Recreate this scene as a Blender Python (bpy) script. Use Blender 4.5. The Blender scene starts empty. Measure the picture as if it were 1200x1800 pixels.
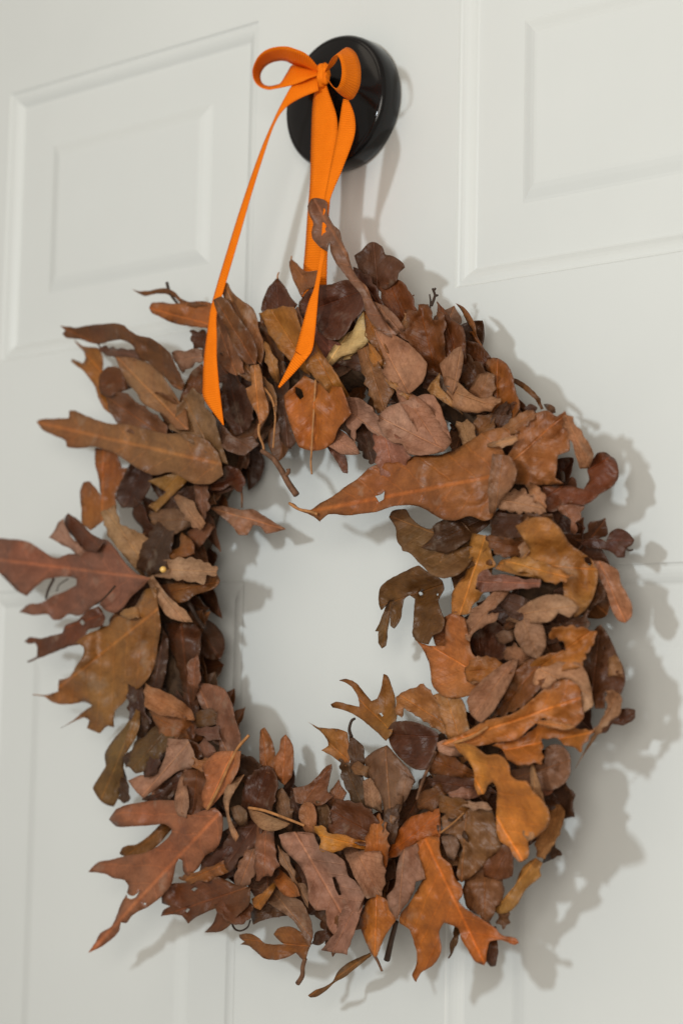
import bpy, bmesh, math, random
import numpy as np
from mathutils import Vector, Matrix, noise
from mathutils.geometry import delaunay_2d_cdt

sc = bpy.context.scene
col = sc.collection
R_ = math.radians

# ---------------------------------------------------------------- camera
FPX = 3600.0                                   # focal length in photo pixels (photo is 1200 x 1800)
YAW, PIT, ROL = R_(41.87), R_(5.93), R_(1.16)
F = Vector((-math.sin(YAW) * math.cos(PIT), math.cos(YAW) * math.cos(PIT), math.sin(PIT)))
RT = Vector((math.cos(YAW), math.sin(YAW), 0))
UP = RT.cross(F)
c_, s_ = math.cos(ROL), math.sin(ROL)
RT, UP = RT * c_ + UP * s_, UP * c_ - RT * s_
CAM = Vector((0, 0, 1.5)) - F * 1.36

cd = bpy.data.cameras.new('camera')
cam = bpy.data.objects.new('camera', cd)
col.objects.link(cam)
m = Matrix((RT, UP, -F)).transposed().to_4x4()
m.translation = CAM
cam.matrix_world = m
cd.sensor_fit = 'VERTICAL'
cd.sensor_height = 24.0
cd.lens = 24.0 * FPX / 1800.0
cd.clip_start = 0.05
cd.clip_end = 50
cd.dof.use_dof = True
cd.dof.focus_distance = 1.27
cd.dof.aperture_fstop = 3.4
sc.camera = cam


def at(x, y, d):
    """point d metres in front of the door that the photo shows at pixel (x, y)"""
    r = F + RT * ((x - 600) / FPX) - UP * ((y - 900) / FPX)
    return CAM + r * ((-d - CAM.y) / r.y)


# ---------------------------------------------------------------- light
w = bpy.data.worlds.new('World')
sc.world = w
w.use_nodes = True
w.node_tree.nodes['Background'].inputs[0].default_value = (1.0, 0.90, 0.78, 1)
w.node_tree.nodes['Background'].inputs[1].default_value = 0.36


def area(name, loc, target, size, energy, color, shape='DISK', size_y=None):
    l = bpy.data.lights.new(name, 'AREA')
    l.shape = shape
    l.size = size
    if size_y: l.size_y = size_y
    l.energy = energy
    l.color = color
    o = bpy.data.objects.new(name, l)
    col.objects.link(o)
    o.location = loc
    d = (Vector(target) - Vector(loc)).normalized()
    o.rotation_euler = d.to_track_quat('-Z', 'Y').to_euler()
    return o


area('key_lamp', (0.17, -1.60, 1.72), (0.03, 0, 1.47), 0.11, 9.6, (0.87, 0.95, 1.0))
area('fill_light', (1.2, -1.75, 1.55), (0.0, 0, 1.5), 1.0, 20.0, (1.0, 0.935, 0.845))  # added soft fill behind the camera, no actual lamp of the room
area('ceiling_light', (-0.1, -1.1, 2.75), (0.0, 0, 1.6), 1.0, 3.2, (1.0, 0.88, 0.72))

sc.view_settings.view_transform = 'Standard'
sc.view_settings.look = 'None'
sc.view_settings.exposure = 0.0
sc.view_settings.gamma = 1.0
sc.view_settings.use_curve_mapping = False
sc.render.film_transparent = False
sc.cycles.use_denoising = True
sc.cycles.max_bounces = 6


# ---------------------------------------------------------------- materials
def lin(c):
    return tuple(((v / 255) / 12.92 if v / 255 <= 0.04045 else ((v / 255 + 0.055) / 1.055) ** 2.4) for v in c)


def mat(name):
    m = bpy.data.materials.new(name)
    m.use_nodes = True
    nt = m.node_tree
    return m, nt, nt.nodes['Principled BSDF']


def N(nt, t, **kw):
    n = nt.nodes.new(t)
    for k, v in kw.items(): setattr(n, k, v)
    return n


def math_node(nt, op, a, b=None, c=None):
    n = N(nt, 'ShaderNodeMath', operation=op)
    for i, v in enumerate((a, b, c)):
        if v is None: continue
        if isinstance(v, (int, float)): n.inputs[i].default_value = v
        else: nt.links.new(v, n.inputs[i])
    return n.outputs[0]


def mixc(nt, blend, fac, a, b):
    n = N(nt, 'ShaderNodeMix', data_type='RGBA', blend_type=blend)
    for s, v in ((n.inputs[0], fac), (n.inputs[6], a), (n.inputs[7], b)):
        if isinstance(v, (int, float)): s.default_value = v
        elif isinstance(v, tuple): s.default_value = (*v[:3], 1)
        else: nt.links.new(v, s)
    return n.outputs[2]


def ramp(nt, fac, *stops):
    n = N(nt, 'ShaderNodeValToRGB')
    e = n.color_ramp.elements
    while len(e) < len(stops): e.new(0.5)
    for el, (p, c) in zip(e, stops):
        el.position = p
        el.color = (*(c if isinstance(c, tuple) else (c, c, c)), 1)
    nt.links.new(fac, n.inputs[0])
    return n.outputs[0]


def noise_tex(nt, vec, scale, detail=4, rough=0.55, w=None):
    n = N(nt, 'ShaderNodeTexNoise')
    if w is not None: n.noise_dimensions = '4D'
    n.inputs['Scale'].default_value = scale
    n.inputs['Detail'].default_value = detail
    n.inputs['Roughness'].default_value = rough
    nt.links.new(vec, n.inputs['Vector'])
    if w is not None: nt.links.new(w, n.inputs['W'])
    return n.outputs['Fac']


def paint_material():
    m, nt, b = mat('white_door_paint')
    tc = N(nt, 'ShaderNodeTexCoord').outputs['Object']
    n1 = noise_tex(nt, tc, 3.0, 5, 0.6)
    base = ramp(nt, n1, (0.3, (0.606, 0.628, 0.612)), (0.7, (0.646, 0.668, 0.650)))
    # small scuffs and dings in the paint
    v = N(nt, 'ShaderNodeTexVoronoi')
    v.inputs['Scale'].default_value = 11
    nt.links.new(tc, v.inputs['Vector'])
    scuff = ramp(nt, v.outputs['Distance'], (0.0, 1.0), (0.035, 0.0))
    base = mixc(nt, 'MIX', math_node(nt, 'MULTIPLY', scuff, 0.25), base, (0.42, 0.40, 0.36))
    nt.links.new(base, b.inputs['Base Color'])
    b.inputs['Roughness'].default_value = 0.42
    b.inputs['Specular IOR Level'].default_value = 0.35
    mp = N(nt, 'ShaderNodeMapping')
    mp.inputs['Scale'].default_value = (1, 1, 0.25)
    nt.links.new(tc, mp.inputs[0])
    n2 = noise_tex(nt, mp.outputs[0], 160, 3, 0.5)
    n3 = noise_tex(nt, tc, 6, 2, 0.5)
    h = math_node(nt, 'ADD', math_node(nt, 'MULTIPLY', n2, 0.12), n3)
    bp = N(nt, 'ShaderNodeBump')
    bp.inputs['Strength'].default_value = 0.25
    bp.inputs['Distance'].default_value = 0.0025
    nt.links.new(h, bp.inputs['Height'])
    nt.links.new(bp.outputs[0], b.inputs['Normal'])
    return m


def leaf_material(name, under, tint=False):
    m, nt, b = mat(name)
    oi = N(nt, 'ShaderNodeObjectInfo')
    uv = N(nt, 'ShaderNodeUVMap', uv_map='leaf')
    sep = N(nt, 'ShaderNodeSeparateXYZ')
    nt.links.new(uv.outputs[0], sep.inputs[0])
    u, v = sep.outputs[0], sep.outputs[1]
    va = math_node(nt, 'ABSOLUTE', v)
    geo = N(nt, 'ShaderNodeTexCoord').outputs['Object']
    wseed = math_node(nt, 'MULTIPLY', oi.outputs['Random'], 40.0)
    n1 = noise_tex(nt, geo, 38, 5, 0.62, wseed)          # blotches
    n2 = noise_tex(nt, geo, 190, 4, 0.6, wseed)          # fine mottling
    n3 = noise_tex(nt, geo, 16, 2, 0.5, wseed)           # slow drift
    colr = oi.outputs['Color']
    if tint:
        colr = N(nt, 'ShaderNodeAttribute', attribute_name='tint').outputs['Color']
    if under:
        colr = mixc(nt, 'MIX', 0.25, colr, (0.30, 0.19, 0.125))
    f1 = ramp(nt, n1, (0.28, (0.62, 0.55, 0.50)), (0.5, (1.0, 1.0, 1.0)), (0.74, (1.28, 1.30, 1.28)))
    c = mixc(nt, 'MULTIPLY', 0.85, colr, f1)
    f3 = ramp(nt, n3, (0.35, (1.08, 0.92, 0.80)), (0.65, (0.95, 1.06, 1.12)))
    c = mixc(nt, 'MULTIPLY', 0.8, c, f3)
    f2 = ramp(nt, n2, (0.30, 0.80), (0.7, 1.15))
    c = mixc(nt, 'MULTIPLY', 0.8, c, f2)
    # long streaks with the grain of the leaf, and a dry darker margin
    cmb = N(nt, 'ShaderNodeCombineXYZ')
    nt.links.new(math_node(nt, 'SUBTRACT', math_node(nt, 'MULTIPLY', u, 4.0), math_node(nt, 'MULTIPLY', va, 4.0)), cmb.inputs[0])
    nt.links.new(math_node(nt, 'MULTIPLY', v, 17.0), cmb.inputs[1])
    n4 = noise_tex(nt, cmb.outputs[0], 1.0, 4, 0.6, wseed)
    c = mixc(nt, 'MULTIPLY', 0.5, c, ramp(nt, n4, (0.30, (0.60, 0.55, 0.52)), (0.52, (1.0, 1.0, 1.0)), (0.72, (1.22, 1.22, 1.20))))
    at_ = N(nt, 'ShaderNodeAttribute', attribute_name='edge')
    eg = math_node(nt, 'MULTIPLY', at_.outputs['Fac'], ramp(nt, n2, (0.35, 0.2), (0.6, 0.85)))
    c = mixc(nt, 'MIX', math_node(nt, 'MULTIPLY', eg, 0.6), c, (0.075, 0.034, 0.014))
    # veins: a midrib along v = 0 and side veins leaving it at an angle
    wob = math_node(nt, 'MULTIPLY', math_node(nt, 'SUBTRACT', n1, 0.5), 0.10)
    ph = math_node(nt, 'ADD', math_node(nt, 'SUBTRACT', u, math_node(nt, 'MULTIPLY', va, 0.85)), wob)
    tri = math_node(nt, 'PINGPONG', math_node(nt, 'MULTIPLY', ph, 8.0), 0.5)
    side = ramp(nt, tri, (0.0, 1.0), (0.065, 0.0))
    mid = ramp(nt, va, (0.0, 1.0), (0.006, 0.8), (0.014, 0.0))
    vein = math_node(nt, 'MAXIMUM', math_node(nt, 'MULTIPLY', side, 0.45), mid)
    lighter = mixc(nt, 'MULTIPLY', 1.0, c, (1.75, 1.55, 1.25))
    c = mixc(nt, 'MIX', math_node(nt, 'MULTIPLY', vein, 0.85 if not under else 0.6), c, lighter)
    # net of fine veins and pale mildewed patches
    vn = N(nt, 'ShaderNodeTexVoronoi', feature='DISTANCE_TO_EDGE')
    vn.inputs['Scale'].default_value = 330
    nt.links.new(geo, vn.inputs['Vector'])
    net = ramp(nt, vn.outputs['Distance'], (0.0, 1.0), (0.10, 0.0))
    c = mixc(nt, 'MULTIPLY', math_node(nt, 'MULTIPLY', net, 0.35), c, (0.62, 0.55, 0.5))
    n5 = noise_tex(nt, geo, 52, 3, 0.6, math_node(nt, 'ADD', wseed, 7.3))
    c = mixc(nt, 'MIX', math_node(nt, 'MULTIPLY', ramp(nt, n5, (0.60, 0.0), (0.72, 1.0)), 0.28), c, (0.34, 0.27, 0.20))
    c = mixc(nt, 'MIX', math_node(nt, 'MULTIPLY', ramp(nt, n5, (0.28, 1.0), (0.38, 0.0)), 0.45), c, (0.06, 0.024, 0.009))
    # dark specks
    vo = N(nt, 'ShaderNodeTexVoronoi')
    vo.inputs['Scale'].default_value = 95
    nt.links.new(geo, vo.inputs['Vector'])
    sp = ramp(nt, vo.outputs['Distance'], (0.0, 1.0), (0.10, 0.0))
    c = mixc(nt, 'MIX', math_node(nt, 'MULTIPLY', sp, 0.45), c, (0.035, 0.016, 0.008))
    nt.links.new(c, b.inputs['Base Color'])
    nt.links.new(ramp(nt, n1, (0.3, 0.36 if not under else 0.5), (0.7, 0.58 if not under else 0.7)), b.inputs['Roughness'])
    b.inputs['Specular IOR Level'].default_value = 0.18 if under else 0.42
    h = math_node(nt, 'ADD', math_node(nt, 'ADD', math_node(nt, 'MULTIPLY', n1, 1.0), math_node(nt, 'MULTIPLY', n4, 0.45)),
                  math_node(nt, 'ADD', math_node(nt, 'MULTIPLY', n2, 0.28),
                            math_node(nt, 'MULTIPLY', vein, 0.30 if under else -0.22)))
    bp = N(nt, 'ShaderNodeBump')
    bp.inputs['Strength'].default_value = 0.75
    bp.inputs['Distance'].default_value = 0.0022
    nt.links.new(h, bp.inputs['Height'])
    nt.links.new(bp.outputs[0], b.inputs['Normal'])
    return m


def ribbon_material():
    m, nt, b = mat('orange_grosgrain')
    uv = N(nt, 'ShaderNodeUVMap', uv_map='leaf')
    sep = N(nt, 'ShaderNodeSeparateXYZ')
    nt.links.new(uv.outputs[0], sep.inputs[0])
    wv = math_node(nt, 'SINE', math_node(nt, 'MULTIPLY', sep.outputs[0], 2 * math.pi / 0.0016))
    tc = N(nt, 'ShaderNodeTexCoord').outputs['Object']
    n = noise_tex(nt, tc, 60, 3)
    base = ramp(nt, n, (0.3, (0.80, 0.172, 0.004)), (0.7, (0.88, 0.200, 0.006)))
    edge = ramp(nt, math_node(nt, 'ABSOLUTE', sep.outputs[1]), (0.90, 0.0), (0.93, 1.0))
    base = mixc(nt, 'MULTIPLY', math_node(nt, 'MULTIPLY', edge, 0.35), base, (0.8, 0.62, 0.5))
    nt.links.new(base, b.inputs['Base Color'])
    b.inputs['Roughness'].default_value = 0.7
    b.inputs['Specular IOR Level'].default_value = 0.08
    b.inputs['Sheen Weight'].default_value = 0.0
    bp = N(nt, 'ShaderNodeBump')
    bp.inputs['Strength'].default_value = 0.5
    bp.inputs['Distance'].default_value = 0.0005
    nt.links.new(wv, bp.inputs['Height'])
    nt.links.new(bp.outputs[0], b.inputs['Normal'])
    return m


def plain(name, c, rough, spec=0.5, nscale=60, var=0.25, bump=0.0):
    m, nt, b = mat(name)
    tc = N(nt, 'ShaderNodeTexCoord').outputs['Object']
    n = noise_tex(nt, tc, nscale, 4)
    lo = tuple(v * (1 - var) for v in c)
    hi = tuple(v * (1 + var) for v in c)
    nt.links.new(ramp(nt, n, (0.3, lo), (0.7, hi)), b.inputs['Base Color'])
    b.inputs['Roughness'].default_value = rough
    b.inputs['Specular IOR Level'].default_value = spec
    if bump:
        bp = N(nt, 'ShaderNodeBump')
        bp.inputs['Strength'].default_value = 0.6
        bp.inputs['Distance'].default_value = bump
        nt.links.new(n, bp.inputs['Height'])
        nt.links.new(bp.outputs[0], b.inputs['Normal'])
    return m


M_PAINT = paint_material()
M_WALL = plain('wall_paint', (0.55, 0.53, 0.48), 0.7, 0.3, 8, 0.04)
M_LEAF = leaf_material('dried_leaf_top', False)
M_UNDER = leaf_material('dried_leaf_underside', True)
M_LEAF2 = leaf_material('dried_leaf_packed', False, True)
M_RIB = ribbon_material()
M_BLACK = plain('black_enamel', (0.006, 0.0055, 0.0055), 0.14, 0.30, 30, 0.2)
M_TWIG = plain('twig_bark', (0.13, 0.062, 0.032), 0.7, 0.25, 300, 0.45, 0.0006)
M_STEM = plain('leaf_stalk', (0.34, 0.15, 0.05), 0.55, 0.3, 250, 0.3, 0.0003)
M_DARK = plain('dark_stalk', (0.035, 0.018, 0.010), 0.6, 0.3, 250, 0.3, 0.0003)
M_STRAW = plain('vine_ring', (0.055, 0.030, 0.016), 0.85, 0.2, 140, 0.5, 0.004)
M_GOLD = plain('gold_bead', (0.75, 0.46, 0.12), 0.25, 0.6, 40, 0.1)


# ---------------------------------------------------------------- object helpers
def empty(name, loc, label, cat):
    o = bpy.data.objects.new(name, None)
    col.objects.link(o)
    o.location = loc
    o.empty_display_size = 0.02
    o['label'] = label
    o['category'] = cat
    return o


def link_mesh(name, verts, faces, mats, parent=None, smooth=True, uvs=None, origin=None):
    """verts in world space; the object sits under parent (an unrotated Empty)"""
    off = Vector(parent.location) if parent else Vector((0, 0, 0))
    if parent and parent.parent: off = off + Vector(parent.parent.location)
    loc = Vector(origin) - off if origin is not None else Vector((0, 0, 0))
    sh = off + loc
    me = bpy.data.meshes.new(name)
    me.from_pydata([tuple(Vector(v) - sh) for v in verts], [], faces)
    for mm in (mats if isinstance(mats, (list, tuple)) else [mats]): me.materials.append(mm)
    if uvs is not None:
        ul = me.uv_layers.new(name='leaf')
        vi = np.empty(len(me.loops), dtype=np.int32)
        me.loops.foreach_get('vertex_index', vi)
        ul.data.foreach_set('uv', np.asarray(uvs, dtype=np.float32)[vi].ravel())
    if smooth: me.polygons.foreach_set('use_smooth', [True] * len(me.polygons))
    me.update()
    o = bpy.data.objects.new(name, me)
    col.objects.link(o)
    o.location = loc
    if parent: o.parent = parent
    return o


def solid(o, t, moff=0, offset=0.0):
    s = o.modifiers.new('thickness', 'SOLIDIFY')
    s.thickness = t
    s.offset = offset
    s.material_offset = moff
    s.use_even_offset = False
    return o


def tube(name, pts, radii, material, parent, sides=8):
    pts = [Vector(p) for p in pts]
    P, Rr = [], []
    n = len(pts)
    for i in range(n - 1):                       # Catmull-Rom
        p0, p1, p2, p3 = pts[max(i - 1, 0)], pts[i], pts[i + 1], pts[min(i + 2, n - 1)]
        for k in range(5):
            t = k / 5
            P.append(0.5 * ((2 * p1) + (p2 - p0) * t + (2 * p0 - 5 * p1 + 4 * p2 - p3) * t * t + (3 * p1 - p0 - 3 * p2 + p3) * t ** 3))
            Rr.append(radii[i] * (1 - t) + radii[i + 1] * t)
    P.append(pts[-1]); Rr.append(radii[-1])
    vs, fs = [], []
    nrm = Vector((0.3, -0.8, 0.4))
    for i, p in enumerate(P):
        tg = (P[min(i + 1, len(P) - 1)] - P[max(i - 1, 0)]).normalized()
        a = (nrm - tg * nrm.dot(tg)).normalized()
        b = tg.cross(a)
        for k in range(sides):
            an = 2 * math.pi * k / sides
            vs.append(p + (a * math.cos(an) + b * math.sin(an)) * Rr[i])
    for i in range(len(P) - 1):
        for k in range(sides):
            k2 = (k + 1) % sides
            fs.append((i * sides + k, i * sides + k2, (i + 1) * sides + k2, (i + 1) * sides + k))
    fs.append(tuple(range(sides))[::-1])
    fs.append(tuple(range((len(P) - 1) * sides, len(P) * sides)))
    return link_mesh(name, vs, fs, material, parent, origin=P[0])


# ---------------------------------------------------------------- the door and wall
wall = link_mesh('wall', [(-1.6, 0.05, 0), (1.6, 0.05, 0), (1.6, 0.05, 2.6), (-1.6, 0.05, 2.6)], [(0, 1, 2, 3)], M_WALL, smooth=False)
wall['kind'] = 'structure'

door = empty('panel_door', (0, 0, 0.02), 'white painted door with moulded raised panels behind the leaf wreath', 'door')
XS = [(-0.364, -0.0885), (0.0935, 0.369)]
ZS = [(1.639, 1.856), (0.98, 1.457), (0.24, 0.80)]
DX0, DX1, DZ0, DZ1 = -0.47, 0.475, 0.02, 2.02


def door_face():
    xs = sorted([DX0, DX1] + [v for p in XS for v in p])
    zs = sorted([DZ0, DZ1] + [v for p in ZS for v in p])
    vs, fs = [], []
    idx = {}
    for i, x in enumerate(xs):
        for j, z in enumerate(zs):
            idx[i, j] = len(vs)
            vs.append((x, 0, z))
    for i in range(len(xs) - 1):
        for j in range(len(zs) - 1):
            cx, cz = (xs[i] + xs[i + 1]) / 2, (zs[j] + zs[j + 1]) / 2
            if any(a < cx < b for a, b in XS) and any(a < cz < b for a, b in ZS): continue
            fs.append((idx[i, j], idx[i + 1, j], idx[i + 1, j + 1], idx[i, j + 1]))
    k = len(vs)                                       # the slab's edges
    vs += [(DX0, 0, DZ0), (DX1, 0, DZ0), (DX1, 0, DZ1), (DX0, 0, DZ1), (DX0, 0.04, DZ0), (DX1, 0.04, DZ0), (DX1, 0.04, DZ1), (DX0, 0.04, DZ1)]
    for a in range(4):
        b = (a + 1) % 4
        fs.append((k + a, k + 4 + a, k + 4 + b, k + b))
    return link_mesh('door_face', vs, fs, M_PAINT, door, smooth=False)


door_face()
# inset from the panel edge, depth behind the door face
MOULD = [(0, 0), (0.0010, 0.0012), (0.0024, 0.0017), (0.0040, 0.0017), (0.0060, 0.0021), (0.0084, 0.0032), (0.0104, 0.0046), (0.0118, 0.0058), (0.0130, 0.0063), (0.0150, 0.0063)]
FIELD = [(0.0150, 0.0063), (0.0490, 0.0060), (0.0510, 0.0055), (0.0560, 0.0036), (0.0595, 0.0026), (0.0615, 0.0024)]


def rings(profile, x0, x1, z0, z1, cap):
    vs, fs = [], []
    for i, (ins, dep) in enumerate(profile):
        vs += [(x0 + ins, dep, z0 + ins), (x1 - ins, dep, z0 + ins), (x1 - ins, dep, z1 - ins), (x0 + ins, dep, z1 - ins)]
        if i:
            for a in range(4):
                b = (a + 1) % 4
                fs.append(((i - 1) * 4 + a, (i - 1) * 4 + b, i * 4 + b, i * 4 + a))
    if cap:
        n = len(vs) - 4
        fs.append((n, n + 1, n + 2, n + 3))
    return vs, fs


for x0, x1 in XS:
    for z0, z1 in ZS:
        v, f = rings([(a, d * (0.95 if z1 > 1.6 else 0.6)) for a, d in FIELD], x0, x1, z0, z1, True)
        p = link_mesh('panel', v, f, M_PAINT, door, smooth=False, origin=(x0, 0, z0))
        v, f = rings([(a, d * (0.95 if z1 > 1.6 else 0.6)) for a, d in MOULD], x0, x1, z0, z1, False)
        o = link_mesh('moulding', v, f, M_PAINT, None, smooth=False, origin=(x0, 0, z0))
        o.parent = p
        o.location = (0, 0, 0)

# ---------------------------------------------------------------- the round black knob
KC = at(581, 175, 0.021)
knob = empty('door_knob', (KC.x, 0, KC.z), 'round glossy black knob on the white door that the orange bow is tied to', 'knob')


def lathe(name, prof, parent, material, n=72):
    vs, fs = [], []
    for d, r in prof:
        for k in range(n):
            a = 2 * math.pi * k / n
            vs.append((KC.x + r * math.cos(a), -d, KC.z + r * math.sin(a)))
    for i in range(len(prof) - 1):
        for k in range(n):
            k2 = (k + 1) % n
            fs.append((i * n + k, i * n + k2, (i + 1) * n + k2, (i + 1) * n + k))
    if prof[-1][1] < 0.004: fs.append(tuple(range((len(prof) - 1) * n, len(prof) * n)))
    return link_mesh(name, vs, fs, material, parent, origin=(KC.x, 0, KC.z))


lathe('base', [(0.0, 0.0435), (0.0015, 0.0446), (0.006, 0.0452), (0.0115, 0.0454), (0.0150, 0.0451), (0.0172, 0.0442), (0.0184, 0.0430), (0.0190, 0.0417), (0.0189, 0.0410)], knob, M_BLACK)
lathe('face', [(0.0187, 0.0414), (0.0192, 0.0400), (0.0200, 0.0370), (0.0211, 0.0310), (0.0221, 0.0230), (0.0228, 0.0140), (0.0231, 0.0070), (0.0232, 0.0015)], knob, M_BLACK)

# ---------------------------------------------------------------- the orange ribbon and bow
KN = at(572, 130, 0.034)
bow = empty('ribbon_bow', (KN.x, KN.y, KN.z), 'orange ribbon tied in a bow on the black knob, tails hanging over the wreath', 'ribbon')


def cr(pts, n):
    """Catmull-Rom through tuples, n samples"""
    A = np.array(pts, float)
    m = len(A)
    seg = np.linalg.norm(np.diff(A[:, :2], axis=0), axis=1) + 1e-6
    s = np.concatenate([[0], np.cumsum(seg)])
    out = []
    for t in np.linspace(0, s[-1], n):
        i = min(max(int(np.searchsorted(s, t) - 1), 0), m - 2)
        k = (t - s[i]) / seg[i]
        p0, p1, p2, p3 = A[max(i - 1, 0)], A[i], A[i + 1], A[min(i + 2, m - 1)]
        out.append(0.5 * ((2 * p1) + (p2 - p0) * k + (2 * p0 - 5 * p1 + 4 * p2 - p3) * k * k + (3 * p1 - p0 - 3 * p2 + p3) * k ** 3))
    return out


def strip(name, A, B, oa, ob, z, n=48, cup=0.0006, parent=bow, comp=True):
    """a length of ribbon between two edges traced as (x, y, d cm); oa/ob = origin and zoom of the tracing"""
    def conv(L, o): return [(o[0] + x / o[2], o[1] + y / o[2], d if d < 5 or not comp else 5 + (d - 5) * 0.45) for x, y, d in L]
    a, b = cr(conv(A, oa), n), cr(conv(B, ob), n)
    vs, fs, uv = [], [], []
    ln = 0.0
    last = None
    for i in range(n):
        pa, pb = at(a[i][0], a[i][1], a[i][2] / 100), at(b[i][0], b[i][1], b[i][2] / 100)
        mid = (pa + pb) / 2
        if last is not None: ln += (mid - last).length
        last = mid
        for k in range(5):
            t = k / 4
            p = pa.lerp(pb, t)
            p.y -= cup * (1 - (2 * t - 1) ** 2)
            vs.append(p)
            uv.append((ln, 2 * t - 1))
    for i in range(n - 1):
        for k in range(4):
            q = i * 5 + k
            fs.append((q, q + 1, q + 6, q + 5))
    return solid(link_mesh(name, vs, fs, M_RIB, parent, uvs=uv, origin=vs[2]), 0.00035)


K1 = (350, 0, 2.6667)
TB, TC, TD = (230, 480, 4.0), (450, 330, 4.0), (450, 580, 4.0)


def conv3(o, L): return [(o[0] + x / o[2], o[1] + y / o[2], d) for x, y, d in L]


ID = (0, 0, 1.0)
# left loop, its upper band running out to the left and curling under
strip('loop', [(560, 318, 4.0), (505, 256, 5.2), (450, 230, 5.8), (400, 218, 6.0), (330, 228, 6.0), (280, 262, 5.9), (252, 322, 5.5), (256, 372, 5.0), (282, 405, 4.7), (325, 420, 4.5), (372, 412, 4.4)],
      [(556, 350, 3.4), (500, 322, 3.6), (440, 302, 3.8), (400, 285, 4.0), (350, 290, 4.1), (312, 310, 4.2), (290, 342, 4.2), (288, 372, 4.2), (300, 394, 4.1), (330, 404, 4.1), (376, 394, 4.0)], K1, K1, 0, comp=False)
# the band coming back from the loop to the knot
strip('loop', [(330, 405, 4.3), (376, 394, 4.1), (410, 345, 3.9), (440, 304, 3.7), (500, 318, 3.6), (556, 334, 3.6)],
      [(330, 421, 4.6), (372, 413, 4.5), (430, 401, 4.5), (480, 384, 4.4), (520, 366, 4.2), (560, 352, 3.9)], K1, K1, 0, comp=False)
# right loop: a ring of ribbon standing out from the knob, front rim then back rim
strip('loop', [(588, 338, 4.3), (606, 302, 6.1), (624, 272, 7.0), (646, 258, 7.3), (662, 285, 7.4), (669, 335, 7.4), (662, 385, 7.3), (645, 414, 7.0), (624, 404, 6.7), (604, 375, 5.9), (588, 352, 4.3)],
      [(592, 338, 3.9), (634, 300, 4.8), (660, 250, 5.2), (692, 222, 5.4), (732, 248, 5.6), (755, 312, 5.6), (755, 385, 5.6), (740, 432, 5.4), (708, 467, 5.2), (650, 432, 4.8), (594, 358, 3.9)], K1, K1, 0, n=64, cup=0.0, comp=False)
# left tail: leaves the knot broadside, turns edge on, then hangs down over the leaves
e1 = conv3(K1, [(556, 340, 3.5), (500, 352, 3.8), (440, 395, 4.3), (395, 470, 4.9), (345, 572, 5.4), (282, 722, 6.0), (202, 952, 6.7), (130, 1182, 7.4)]) + conv3(TB, [(590, 140, 8.0), (560, 260, 9.2), (540, 400, 9.9), (515, 600, 10.3), (508, 780, 10.5), (518, 890, 10.5), (650, 1070, 10.4)])
e2 = conv3(K1, [(560, 425, 3.9), (530, 436, 4.0), (470, 462, 4.4), (405, 505, 5.0), (354, 580, 5.7), (304, 722, 6.3), (242, 922, 6.9), (182, 1132, 7.6)]) + conv3(TB, [(650, 130, 8.2), (605, 280, 9.4), (605, 450, 10.1), (605, 600, 10.5), (622, 800, 10.7), (640, 950, 10.6), (656, 1072, 10.4)])
strip('tail', e1, e2, ID, ID, 0, n=90, cup=0.0003)
# the strap that carries the wreath
strip('strap', [(548, 350, 3.3), (540, 430, 3.3), (530, 520, 3.3), (524, 700, 3.4), (520, 850, 3.5), (508, 1000, 3.6), (498, 1150, 3.6), (486, 1290, 3.6), (480, 1450, 3.4)],
      [(582, 352, 3.4), (606, 430, 3.4), (646, 560, 3.4), (640, 700, 3.5), (622, 850, 3.6), (608, 1000, 3.7), (602, 1150, 3.7), (598, 1290, 3.7), (596, 1450, 3.5)], K1, K1, 0, cup=0.0012)
# right tail, from under the right loop, narrow where it turns, then over the leaves
e1 = conv3(K1, [(676, 462, 4.6), (668, 500, 4.8), (652, 600, 5.2), (612, 800, 5.8), (585, 960, 6.2)]) + conv3(TC, [(455, 420, 7.2), (440, 545, 7.8), (408, 705, 8.6), (370, 805, 9.2), (330, 952, 9.7), (265, 1190, 10.2)]) + conv3(TD, [(280, 150, 10.4), (210, 290, 10.4), (155, 402, 10.3)])
e2 = conv3(K1, [(700, 468, 4.6), (728, 545, 4.7), (726, 640, 5.1), (672, 790, 5.6), (606, 965, 6.1)]) + conv3(TC, [(490, 440, 6.9), (468, 560, 7.6), (443, 705, 8.5), (430, 850, 9.2), (415, 1010, 9.7), (400, 1120, 10.1)]) + conv3(TD, [(372, 180, 10.3), (270, 300, 10.4), (165, 410, 10.3)])
strip('tail', e1, e2, ID, ID, 0, n=80, cup=0.0003)


def blob(name, centre, rad, parent, material, seed=1, amp=0.12):
    bm = bmesh.new()
    bmesh.ops.create_icosphere(bm, subdivisions=3, radius=1)
    vs = []
    for v in bm.verts:
        k = 1 + amp * noise.noise(v.co * 1.8 + Vector((seed, 0, 0)))
        vs.append(Vector(centre) + Vector((v.co.x * rad[0] * k, v.co.y * rad[1] * k, v.co.z * rad[2] * k)))
    fs = [tuple(x.index for x in f.verts) for f in bm.faces]
    bm.free()
    return link_mesh(name, vs, fs, material, parent, uvs=[(v.x, 0) for v in vs], origin=centre)


blob('knot', at(568, 132, 0.037), (0.0050, 0.0046, 0.0072), bow, M_RIB, 3, 0.45)
tube('peg', [(KC.x - 0.001, -0.023, KC.z + 0.012), at(569, 134, 0.034)], [0.004, 0.004], M_BLACK, knob)

# ---------------------------------------------------------------- the wreath
WC = Vector((0.032, -0.029, 1.436))
WR = 0.154
wreath = empty('leaf_wreath', (WC.x, 0, WC.z - 0.2), 'round wreath of dried brown oak leaves hanging on the white door', 'wreath')


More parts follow.
